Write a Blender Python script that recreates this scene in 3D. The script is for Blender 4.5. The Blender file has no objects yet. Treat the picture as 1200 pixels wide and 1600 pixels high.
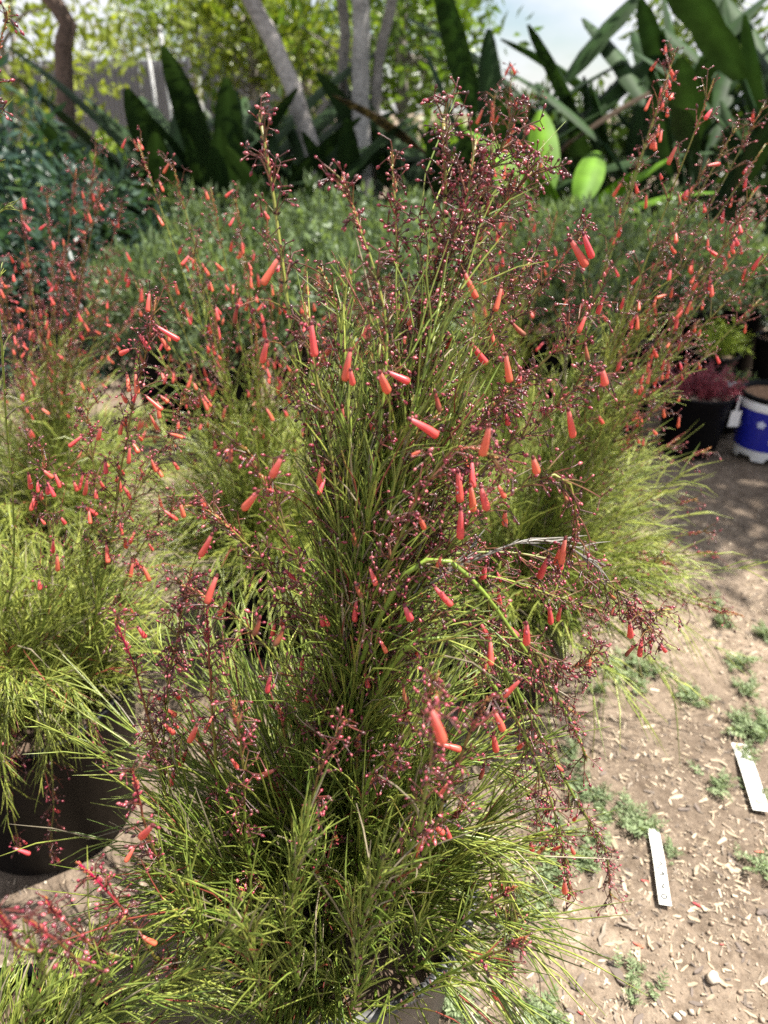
import bpy, math, random
import numpy as np
from mathutils import Vector, Matrix

# ------------------------------------------------------------------ camera
SC = bpy.context.scene
F = 1101.0; PITCH = math.radians(29.8); CAMZ = 1.5
cp, sp = math.cos(PITCH), math.sin(PITCH)
cam_d = bpy.data.cameras.new('camera'); cam = bpy.data.objects.new('camera', cam_d)
SC.collection.objects.link(cam); SC.camera = cam
cam.location = (0, 0, CAMZ); cam.rotation_euler = (math.pi/2 - PITCH, 0, 0)
cam_d.sensor_fit = 'VERTICAL'; cam_d.sensor_height = 24.0; cam_d.lens = F/1600*24.0
cam_d.clip_start = 0.02; cam_d.clip_end = 500
cam_d.dof.use_dof = True; cam_d.dof.focus_distance = 0.98; cam_d.dof.aperture_fstop = 2.2

# ------------------------------------------------------------------ sky, sun, exposure
SUN_EL = math.radians(64); SUN_AZ = math.radians(80)   # azimuth from +Y towards +X
SUN_DIR = Vector((math.sin(SUN_AZ)*math.cos(SUN_EL), math.cos(SUN_AZ)*math.cos(SUN_EL), math.sin(SUN_EL)))
world = bpy.data.worlds.new('World'); SC.world = world; world.use_nodes = True
wn, wl = world.node_tree.nodes, world.node_tree.links
wn.clear()
w_out = wn.new('ShaderNodeOutputWorld'); w_bg = wn.new('ShaderNodeBackground'); w_bg.inputs[1].default_value = 0.05
w_sky = wn.new('ShaderNodeTexSky'); w_sky.sky_type = 'NISHITA'; w_sky.sun_disc = False
w_sky.sun_elevation = SUN_EL; w_sky.sun_rotation = SUN_AZ; w_sky.dust_density = 0.6
w_tc = wn.new('ShaderNodeTexCoord'); w_no = wn.new('ShaderNodeTexNoise')
w_no.inputs['Scale'].default_value = 2.2; w_no.inputs['Detail'].default_value = 7; w_no.inputs['Roughness'].default_value = .55
w_map = wn.new('ShaderNodeMapping'); w_map.inputs['Scale'].default_value = (1, 1, 2.6)
w_rp = wn.new('ShaderNodeValToRGB'); w_rp.color_ramp.elements[0].position = .36; w_rp.color_ramp.elements[1].position = .54
w_mix = wn.new('ShaderNodeMix'); w_mix.data_type = 'RGBA'; w_mix.inputs['B'].default_value = (7.6, 7.7, 8.3, 1)
wl.new(w_tc.outputs['Generated'], w_map.inputs[0]); wl.new(w_map.outputs[0], w_no.inputs['Vector'])
wl.new(w_no.outputs['Fac'], w_rp.inputs[0]); wl.new(w_rp.outputs[0], w_mix.inputs['Factor'])
wl.new(w_sky.outputs[0], w_mix.inputs['A']); wl.new(w_mix.outputs['Result'], w_bg.inputs[0])
wl.new(w_bg.outputs[0], w_out.inputs[0])
sun_d = bpy.data.lights.new('sun', 'SUN'); sun = bpy.data.objects.new('sun', sun_d); SC.collection.objects.link(sun)
sun_d.energy = 5.0; sun_d.angle = math.radians(0.53); sun_d.color = (1.0, 0.955, 0.88)
sun.rotation_euler = SUN_DIR.to_track_quat('Z', 'Y').to_euler()
SC.view_settings.view_transform = 'Standard'; SC.view_settings.look = 'None'
SC.view_settings.exposure = 1.5; SC.view_settings.gamma = 1.0; SC.view_settings.use_curve_mapping = False
SC.cycles.use_denoising = False
SC.cycles.max_bounces = 6; SC.cycles.transmission_bounces = 4; SC.cycles.transparent_max_bounces = 4

rng = np.random.default_rng(7); random.seed(7)
COL = SC.collection

# ------------------------------------------------------------------ helpers
def ray(px, py):
    u, v = (px-600)/F, (800-py)/F
    return np.array([u, cp+v*sp, -sp+v*cp])
def at(px, py, Y):
    d = ray(px, py); return np.array([0, 0, CAMZ]) + d*(Y/d[1])
def on_ground(px, py, z=0.0):
    d = ray(px, py); return np.array([0, 0, CAMZ]) + d*((z-CAMZ)/d[2])
def proj(P):
    P = np.asarray(P, float) - np.array([0, 0, CAMZ])
    dep = P[..., 1]*cp - P[..., 2]*sp; up = P[..., 1]*sp + P[..., 2]*cp
    return np.stack([600+F*P[..., 0]/dep, 800-F*up/dep, dep], -1)
def unit(v): return v/(np.linalg.norm(v, axis=-1, keepdims=True)+1e-9)
def lerp(a, b, t): return a+(b-a)*t
def C3(*c): return np.array(c, float)

class Acc:
    """collects vertices, faces and point colours for ONE mesh"""
    def __init__(s): s.V = []; s.F = []; s.C = []; s.n = 0
    def add(s, V, Fc, C=None):
        V = np.asarray(V, float).reshape(-1, 3)
        if len(V) == 0: return
        s.V.append(V)
        for f in (Fc if isinstance(Fc, list) else [Fc]):
            f = np.asarray(f, int)
            if len(f): s.F.append(f+s.n)
        s.C.append(np.broadcast_to(C if C is not None else C3(.5, .5, .5), V.shape).reshape(-1, 3)); s.n += len(V)
    def mesh(s, name, mat, smooth=True):
        me = bpy.data.meshes.new(name)
        if s.n == 0: return me
        V = np.concatenate(s.V); C = np.concatenate(s.C)
        li = np.concatenate([f.ravel() for f in s.F]); tot = np.concatenate([np.full(len(f), f.shape[1]) for f in s.F])
        st = np.concatenate([[0], np.cumsum(tot)[:-1]])
        me.vertices.add(len(V)); me.vertices.foreach_set('co', V.ravel().astype(np.float32))
        me.loops.add(len(li)); me.loops.foreach_set('vertex_index', li.astype(np.int32))
        me.polygons.add(len(tot)); me.polygons.foreach_set('loop_start', st.astype(np.int32))
        me.polygons.foreach_set('loop_total', tot.astype(np.int32))
        me.update(calc_edges=True)
        me.polygons.foreach_set('use_smooth', np.full(len(tot), smooth))
        ca = me.color_attributes.new('Col', 'FLOAT_COLOR', 'POINT')
        ca.data.foreach_set('color', np.concatenate([C, np.ones((len(C), 1))], 1).ravel().astype(np.float32))
        if mat: me.materials.append(mat)
        return me
    def obj(s, name, mat, parent=None, smooth=True, origin=None):
        if origin is not None: s.V = [v-np.asarray(origin, float) for v in s.V]
        return link(name, s.mesh(name, mat, smooth), parent, origin)

def link(name, data, parent=None, loc=None):
    o = bpy.data.objects.new(name, data); COL.objects.link(o)
    if parent: o.parent = parent
    if loc is not None: o.location = tuple(loc)
    return o
def thing(name, label, cat, loc=(0, 0, 0), group=None, rz=0.0):
    o = link(name, None, None, loc); o.rotation_euler.z = rz; o.empty_display_size = .05
    return tag(o, label, cat, group)
def tag(o, label, cat, group=None):
    o['label'] = label; o['category'] = cat
    if group: o['group'] = group
    return o
def copy_tree(o, parent=None, loc=None, rz=None, s=None):
    c = o.copy(); COL.objects.link(c); c.parent = parent
    if loc is not None: c.location = tuple(loc)
    if rz is not None: c.rotation_euler.z = rz
    if s is not None: c.scale = s if hasattr(s, '__len__') else (s, s, s)
    for ch in list(o.children): copy_tree(ch, c)
    return c

def tubes(acc, P, R, C, sides=3, cap=False):
    """P (M,K,3) centre lines, R (M,K) radii, C (M,K,3) colours"""
    P = np.asarray(P, float); M, K = P.shape[:2]
    if M == 0: return
    R = np.broadcast_to(R, (M, K)); C = np.broadcast_to(C, (M, K, 3))
    T = unit(np.gradient(P, axis=1))
    m = np.abs(T.mean(1)[:, 2]) > .85
    ref = np.where(m[:, None], np.array([1., 0, 0]), np.array([0, 0, 1.]))[:, None, :]
    n1 = unit(np.cross(T, np.broadcast_to(ref, T.shape))); n2 = np.cross(T, n1)
    a = np.arange(sides)*2*math.pi/sides
    V = P[:, :, None, :]+R[:, :, None, None]*(np.cos(a)[:, None]*n1[:, :, None, :]+np.sin(a)[:, None]*n2[:, :, None, :])
    idx = np.arange(M*K*sides).reshape(M, K, sides); nx = np.roll(idx, -1, 2)
    q = np.stack([idx[:, :-1], nx[:, :-1], nx[:, 1:], idx[:, 1:]], -1).reshape(-1, 4)
    fs = [q]
    if cap: fs += [idx[:, -1, :], idx[:, 0, ::-1]]
    acc.add(V, fs, np.repeat(C[:, :, None, :], sides, 2).reshape(-1, 3))

def spread(acc, TV, TF, O, A, S, C, TC=None):
    """copies of a small template (axis +Z) merged: O origins, A axes, S scales (M,) or (M,3), C colours (M,3)"""
    O = np.asarray(O, float); M = len(O)
    if M == 0: return
    A = unit(np.asarray(A, float)); r = rng.normal(size=(M, 3))
    X = unit(np.cross(A, r)); Yv = np.cross(A, X)
    S = np.asarray(S, float); S = S[:, None].repeat(3, 1) if S.ndim == 1 else S
    V = O[:, None, :]+(TV[None, :, 0:1]*S[:, None, 0:1])*X[:, None, :]+(TV[None, :, 1:2]*S[:, None, 1:2])*Yv[:, None, :]+(TV[None, :, 2:3]*S[:, None, 2:3])*A[:, None, :]
    off = (np.arange(M)*len(TV))[:, None, None]
    fs = [(np.asarray(f)[None]+off).reshape(-1, np.asarray(f).shape[1]) for f in TF]
    Cv = np.repeat(np.asarray(C, float)[:, None, :], len(TV), 1)
    if TC is not None: Cv = Cv*TC[None]
    acc.add(V, fs, Cv.reshape(-1, 3))

def lathe(prof, sides, cap0=True, cap1=True):
    """prof [(r,z)...] -> verts, [quads, ngons]"""
    a = np.arange(sides)*2*math.pi/sides
    V = np.array([[r*math.cos(t), r*math.sin(t), z] for r, z in prof for t in a])
    K = len(prof); idx = np.arange(K*sides).reshape(K, sides); nx = np.roll(idx, -1, 1)
    q = np.stack([idx[:-1], nx[:-1], nx[1:], idx[1:]], -1).reshape(-1, 4)
    fs = [q]
    if cap0: fs.append(idx[0:1, ::-1])
    if cap1: fs.append(idx[-1:])
    return V, fs
def box(cx, cy, cz, sx, sy, sz):
    V = np.array([[x, y, z] for z in (-.5, .5) for y in (-.5, .5) for x in (-.5, .5)])*[sx, sy, sz]+[cx, cy, cz]
    return V, np.array([[0, 2, 3, 1], [4, 5, 7, 6], [0, 1, 5, 4], [2, 6, 7, 3], [0, 4, 6, 2], [1, 3, 7, 5]])

def spline(pts, n):
    """smooth curve through pts, n points evenly spaced by length"""
    P = np.asarray(pts, float)
    if len(P) == 2: P = np.array([P[0], (P[0]+P[1])/2, P[1]])
    Q = np.vstack([2*P[0]-P[1], P, 2*P[-1]-P[-2]]); out = []
    for i in range(1, len(Q)-2):
        t = np.linspace(0, 1, 12, endpoint=False)[:, None]
        a, b, c, d = Q[i-1], Q[i], Q[i+1], Q[i+2]
        out.append(.5*((2*b)+(-a+c)*t+(2*a-5*b+4*c-d)*t*t+(-a+3*b-3*c+d)*t**3))
    S = np.vstack(out+[P[-1:]])
    L = np.concatenate([[0], np.cumsum(np.linalg.norm(np.diff(S, axis=0), axis=1))])
    s = np.linspace(0, L[-1], n)
    return np.stack([np.interp(s, L, S[:, k]) for k in range(3)], 1), L[-1]

# ------------------------------------------------------------------ materials
def new_mat(name):
    m = bpy.data.materials.new(name); m.use_nodes = True
    return m, m.node_tree.nodes, m.node_tree.links, m.node_tree.nodes['Principled BSDF']
def plant_mat(name, rough=.45, spec=.4, trans=0.0, var=.25, scale=120, objvar=0.0, tint=(1.15, 1.2, .5)):
    m, n, l, b = new_mat(name)
    at_ = n.new('ShaderNodeAttribute'); at_.attribute_name = 'Col'
    tc = n.new('ShaderNodeTexCoord'); no = n.new('ShaderNodeTexNoise'); no.inputs['Scale'].default_value = scale; no.inputs['Detail'].default_value = 3
    mr = n.new('ShaderNodeMapRange'); mr.inputs[1].default_value = .3; mr.inputs[2].default_value = .7
    mr.inputs[3].default_value = 1-var; mr.inputs[4].default_value = 1+var
    hv = n.new('ShaderNodeHueSaturation')
    l.new(tc.outputs['Object'], no.inputs['Vector']); l.new(no.outputs['Fac'], mr.inputs[0]); l.new(mr.outputs[0], hv.inputs['Value'])
    l.new(at_.outputs['Color'], hv.inputs['Color'])
    if objvar:
        oi = n.new('ShaderNodeObjectInfo'); m2 = n.new('ShaderNodeMapRange')
        m2.inputs[3].default_value = .5-objvar; m2.inputs[4].default_value = .5+objvar
        l.new(oi.outputs['Random'], m2.inputs[0]); l.new(m2.outputs[0], hv.inputs['Hue'])
    l.new(hv.outputs[0], b.inputs['Base Color'])
    b.inputs['Roughness'].default_value = rough; b.inputs['Specular IOR Level'].default_value = spec
    if trans:
        tr = n.new('ShaderNodeBsdfTranslucent'); mx = n.new('ShaderNodeMixShader'); mx.inputs[0].default_value = trans
        mu = n.new('ShaderNodeMix'); mu.data_type = 'RGBA'; mu.blend_type = 'MULTIPLY'; mu.inputs['Factor'].default_value = 1
        mu.inputs['B'].default_value = (*tint, 1)
        l.new(hv.outputs[0], mu.inputs['A']); l.new(mu.outputs['Result'], tr.inputs['Color'])
        l.new(b.outputs[0], mx.inputs[1]); l.new(tr.outputs[0], mx.inputs[2]); l.new(mx.outputs[0], n['Material Output'].inputs[0])
    return m
M_stem = plant_mat('stem_skin', .42, .45)
M_needle = plant_mat('needle_skin', .36, .6, trans=.15)
M_bud = plant_mat('bud_skin', .28, .6, var=.2, scale=300)
M_flower = plant_mat('flower_skin', .38, .45, trans=.25, var=.16, scale=70, objvar=.014, tint=(1.1, .9, .8))
M_leaf = plant_mat('leaf_skin', .38, .5, trans=.38, var=.3, scale=14)
M_bigleaf = plant_mat('broad_leaf_skin', .6, .12, trans=.12, var=.25, scale=9)
M_bark = plant_mat('bark', .85, .2, var=.35, scale=30)
M_chip = plant_mat('weathered_wood', .85, .2, var=.3, scale=160)
M_weed = plant_mat('weed_leaf', .6, .3, trans=.25, var=.25, scale=90)

def plastic_mat(name, col, rough=.42, dust=.5, dcol=(.22, .2, .17)):
    m, n, l, b = new_mat(name)
    tc = n.new('ShaderNodeTexCoord'); no = n.new('ShaderNodeTexNoise'); no.inputs['Scale'].default_value = 9; no.inputs['Detail'].default_value = 8; no.inputs['Roughness'].default_value = .7
    mp = n.new('ShaderNodeMapping'); mp.inputs['Scale'].default_value = (1, 1, .45)
    rp = n.new('ShaderNodeValToRGB'); rp.color_ramp.elements[0].position = .48; rp.color_ramp.elements[1].position = .8
    rp.color_ramp.elements[1].color = (dust, dust, dust, 1)
    mx = n.new('ShaderNodeMix'); mx.data_type = 'RGBA'; mx.inputs['A'].default_value = (*col, 1); mx.inputs['B'].default_value = (*dcol, 1)
    l.new(tc.outputs['Object'], mp.inputs[0]); l.new(mp.outputs[0], no.inputs['Vector']); l.new(no.outputs['Fac'], rp.inputs[0])
    l.new(rp.outputs[0], mx.inputs['Factor']); l.new(mx.outputs['Result'], b.inputs['Base Color'])
    bp = n.new('ShaderNodeBump'); bp.inputs['Strength'].default_value = .15; bp.inputs['Distance'].default_value = .004
    l.new(no.outputs['Fac'], bp.inputs['Height']); l.new(bp.outputs[0], b.inputs['Normal'])
    ra = n.new('ShaderNodeMapRange'); ra.inputs[3].default_value = rough-.08; ra.inputs[4].default_value = rough+.3
    l.new(no.outputs['Fac'], ra.inputs[0]); l.new(ra.outputs[0], b.inputs['Roughness'])
    return m
M_black = plastic_mat('black_plastic', (.004, .004, .005), .34, .02)
M_black.node_tree.nodes['Principled BSDF'].inputs['Specular IOR Level'].default_value = .1
M_grey = plastic_mat('dusty_dark_plastic', (.05, .05, .05), .4, .9, (.26, .25, .23))
M_blue = plastic_mat('blue_plastic', (.012, .018, .33), .3, .12)
M_white = plastic_mat('white_plastic', (.78, .78, .78), .35, .3, (.55, .5, .42))
M_tag = plastic_mat('tag_plastic', (.66, .65, .58), .5, .35, (.5, .45, .36))
M_print = plastic_mat('pale_print', (.62, .68, .9), .4, .1)
M_print2 = plastic_mat('pale_pole', (.42, .42, .42), .5, .3)
M_ink = plastic_mat('faded_ink', (.04, .04, .04), .7, .0)
M_fence = plastic_mat('grey_sheet_metal', (.17, .17, .19), .5, .4, (.25, .24, .24))
M_soil = plant_mat('potting_soil', .95, .1, var=.5, scale=60)

def ground_mat():
    m, n, l, b = new_mat('dry_ground')
    tc = n.new('ShaderNodeTexCoord')
    def noise(s, d=6, r=.6):
        x = n.new('ShaderNodeTexNoise'); x.inputs['Scale'].default_value = s; x.inputs['Detail'].default_value = d; x.inputs['Roughness'].default_value = r
        l.new(tc.outputs['Object'], x.inputs['Vector']); return x
    a = noise(1.3); c = noise(28, 8, .7); f = noise(160, 4, .7)
    r1 = n.new('ShaderNodeValToRGB'); e = r1.color_ramp.elements
    e[0].position = .32; e[0].color = (.14, .11, .083, 1); e[1].position = .68; e[1].color = (.34, .285, .228, 1)
    l.new(c.outputs['Fac'], r1.inputs[0])
    r2 = n.new('ShaderNodeValToRGB'); e = r2.color_ramp.elements
    e[0].position = .38; e[0].color = (.62, .58, .55, 1); e[1].position = .62; e[1].color = (1.05, 1.0, .95, 1)
    l.new(a.outputs['Fac'], r2.inputs[0])
    mu = n.new('ShaderNodeMix'); mu.data_type = 'RGBA'; mu.blend_type = 'MULTIPLY'; mu.inputs['Factor'].default_value = 1
    l.new(r1.outputs[0], mu.inputs['A']); l.new(r2.outputs[0], mu.inputs['B'])
    r3 = n.new('ShaderNodeValToRGB'); e = r3.color_ramp.elements
    e[0].position = .3; e[0].color = (.7, .7, .7, 1); e[1].position = .72; e[1].color = (1.25, 1.22, 1.18, 1)
    l.new(f.outputs['Fac'], r3.inputs[0])
    m2 = n.new('ShaderNodeMix'); m2.data_type = 'RGBA'; m2.blend_type = 'MULTIPLY'; m2.inputs['Factor'].default_value = 1
    l.new(mu.outputs['Result'], m2.inputs['A']); l.new(r3.outputs[0], m2.inputs['B'])
    l.new(m2.outputs['Result'], b.inputs['Base Color']); b.inputs['Roughness'].default_value = .95; b.inputs['Specular IOR Level'].default_value = .15
    ad = n.new('ShaderNodeMath'); ad.operation = 'ADD'; l.new(c.outputs['Fac'], ad.inputs[0])
    ml = n.new('ShaderNodeMath'); ml.operation = 'MULTIPLY'; ml.inputs[1].default_value = .4; l.new(f.outputs['Fac'], ml.inputs[0]); l.new(ml.outputs[0], ad.inputs[1])
    bp = n.new('ShaderNodeBump'); bp.inputs['Strength'].default_value = .8; bp.inputs['Distance'].default_value = .012
    l.new(ad.outputs[0], bp.inputs['Height']); l.new(bp.outputs[0], b.inputs['Normal'])
    return m
M_ground = ground_mat()

# ------------------------------------------------------------------ ground
def hnoise(x, y):
    z = np.zeros_like(x)
    for i, (f, a) in enumerate([(1.1, .016), (3.1, .010), (8.3, .006), (21., .004), (47., .0022), (90., .0014)]):
        ph = np.array([1.7, 4.1, 2.3])*(i+1)
        z += a*(np.sin(f*x*1.0+ph[0]+1.3*np.sin(f*.7*y+ph[1]))*np.cos(f*y+ph[2]+1.1*np.sin(f*.6*x+ph[0])))
    return z
def gz(x, y):
    x, y = np.asarray(x, float), np.asarray(y, float)
    return hnoise(x, y)-.012
gx = np.unique(np.round(np.concatenate([np.linspace(-140, -3, 18), np.linspace(-3, -1, 40), np.linspace(-1, 2.2, 190), np.linspace(2.2, 5, 50), np.linspace(5, 140, 18)]), 4))
gy = np.unique(np.round(np.concatenate([np.linspace(-8, .4, 20), np.linspace(.4, 2.8, 190), np.linspace(2.8, 6, 70), np.linspace(6, 14, 40), np.linspace(14, 260, 30)]), 4))
GX, GY = np.meshgrid(gx, gy)
acc = Acc(); idx = np.arange(GX.size).reshape(GX.shape)
acc.add(np.stack([GX, GY, gz(GX, GY)], -1), np.stack([idx[:-1, :-1], idx[:-1, 1:], idx[1:, 1:], idx[1:, :-1]], -1).reshape(-1, 4))
ground = acc.obj('ground', M_ground); ground['kind'] = 'structure'

# ------------------------------------------------------------------ pots
def make_pot(label, x, y, h, rt, rb, soil=.035, mat=None, group=None, name='nursery_pot', z0=0.0, soilcol=(.10, .07, .05)):
    mat = mat or M_black
    t = thing(name, label, 'plant pot', (x, y, z0), group)
    th = .004; bead = .011
    prof = [(rb*.96, .0), (rb, .008), (rt-.006, h-.045), (rt-.002, h-.04), (rt, h-.012)]
    V, f = lathe(prof, 48, True, False)
    n1 = len(V); Vi, fi = lathe([(rt-th, h-.012), (rt-th-.005, h-.05), (rb-th, .012)], 48, False, True)
    a = Acc(); a.add(V, f); a.add(Vi, [q[:, ::-1] for q in fi]); a.obj('wall', mat, t)
    a = Acc(); V, f = lathe([(rt-th-.001, h-.012), (rt+bead*.5, h-.014), (rt+bead, h-.006), (rt+bead*.8, h), (rt-th*.2, h+.001), (rt-th-.002, h-.006)], 48, False, False)
    a.add(V, f); a.obj('rim', mat, t)
    zs = h-soil; rs = lerp(rb, rt, zs/h)-th-.001
    rr = np.linspace(0.02, 1, 9)*rs; th_ = np.arange(40)*2*math.pi/40
    G = np.array([[r*math.cos(q), r*math.sin(q), zs+(rng.normal()*.004 if r < rs*.98 else 0)] for r in rr for q in th_])
    ix = np.arange(360).reshape(9, 40); nx = np.roll(ix, -1, 1)
    a = Acc(); a.add(G, [np.stack([ix[:-1], nx[:-1], nx[1:], ix[1:]], -1).reshape(-1, 4), ix[0:1]], C3(*soilcol)*rng.uniform(.6, 1.5, (360, 1)))
    a.obj('soil', M_soil, t)
    return t

# ------------------------------------------------------------------ firecracker plants
BUDV, BUDF = lathe([(.12, 0), (.50, .32), (.44, .70), (.08, 1.0)], 5)
BUDV2, BUDF2 = lathe([(.14, 0), (.52, .45), (.10, 1.0)], 4)
SCALEV = np.array([[-.5, 0, 0], [.5, 0, 0], [0, .35, .55], [0, 0, 1.0]]); SCALEF = [np.array([[0, 1, 2], [0, 2, 3], [1, 3, 2]])]

def flower_mesh(kind):
    a = Acc()
    L = {0: 1.0, 1: .82, 2: 1.06, 3: .6, 4: .7}[kind]; sides = 10; bend = {0: .05, 1: -.04, 2: .10, 3: .0, 4: .25}[kind]
    prof = [(.045, 0), (.075, .06), (.098, .25), (.128, .5), (.150, .75), (.155, .88)]
    open_ = kind in (0, 2)
    prof += [(.148, .95), (.105, 1.0), (.035, 1.01)] if open_ else [(.128, .96), (.08, 1.01), (.01, 1.03)]
    V, f = lathe(prof, sides)
    t = V[:, 2].copy(); V[:, 0] += bend*t*t*.8
    if open_:
        for k in range(6*sides, 7*sides):
            ang = math.atan2(V[k, 1], V[k, 0]-bend*t[k]**2*.8); V[k, 2] += .03*math.cos(5*ang)
    V[:, 2] *= L; V[:, :2] *= .84
    base, mid, tip = C3(.80, .22, .21), C3(.74, .12, .095), C3(.76, .14, .09)
    if kind == 4: base, mid, tip = C3(.30, .07, .06), C3(.42, .11, .06), C3(.20, .09, .05); V[:, :2] *= .75
    tt = np.clip(t, 0, 1)[:, None]
    Cc = np.where(tt < .5, lerp(base, mid, tt*2), lerp(mid, tip, tt*2-1))
    a.add(V, f, Cc)
    Vc, fc = lathe([(.02, -.10), (.065, -.04), (.062, .05), (.03, .10)], 6)      # calyx
    a.add(Vc, fc, C3(.16, .03, .035))
    return a.mesh('flower', M_flower)
FLOWERS = [flower_mesh(k) for k in range(5)]

def put_flower(parent, base, axis, L, kind=None):
    k = kind if kind is not None else int(rng.choice([0, 0, 0, 1, 1, 2, 2, 2, 3, 3, 4], 1)[0])
    o = link('flower', FLOWERS[k], parent, base)
    q = Vector(axis).to_track_quat('Z', 'Y'); o.rotation_mode = 'QUATERNION'
    o.rotation_quaternion = q @ Vector((0, 0, 1)).rotation_difference(Vector((0, 0, 1)))
    o.rotation_quaternion = q @ Matrix.Rotation(rng.uniform(0, 6.28), 3, 'Z').to_quaternion()
    o.scale = (L*rng.uniform(.92, 1.1),)*2+(L,)
    return o

def perp(T):
    r = rng.normal(size=T.shape); r -= (r*T).sum(-1, keepdims=True)*T
    return unit(r)

def grow(O, D, L, droop, K):
    """O (M,3) D (M,3) L (M,) -> curved centre lines (M,K,3)"""
    s = np.linspace(0, 1, K)[None, :, None]
    side = perp(D)[:, None, :]*(L[:, None, None]*.10)*rng.normal(size=(len(O), 1, 1))
    P = O[:, None, :]+D[:, None, :]*L[:, None, None]*s+side*s*s
    P[:, :, 2] -= (droop*L)[:, None]*(s[:, :, 0]**2)
    return P

G_STEM, G_LO, G_HI = C3(.15, .225, .03), C3(.10, .165, .026), C3(.38, .41, .08)
RED, DARK, CRIM = C3(.22, .05, .035), C3(.06, .022, .022), C3(.24, .030, .05)

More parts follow.
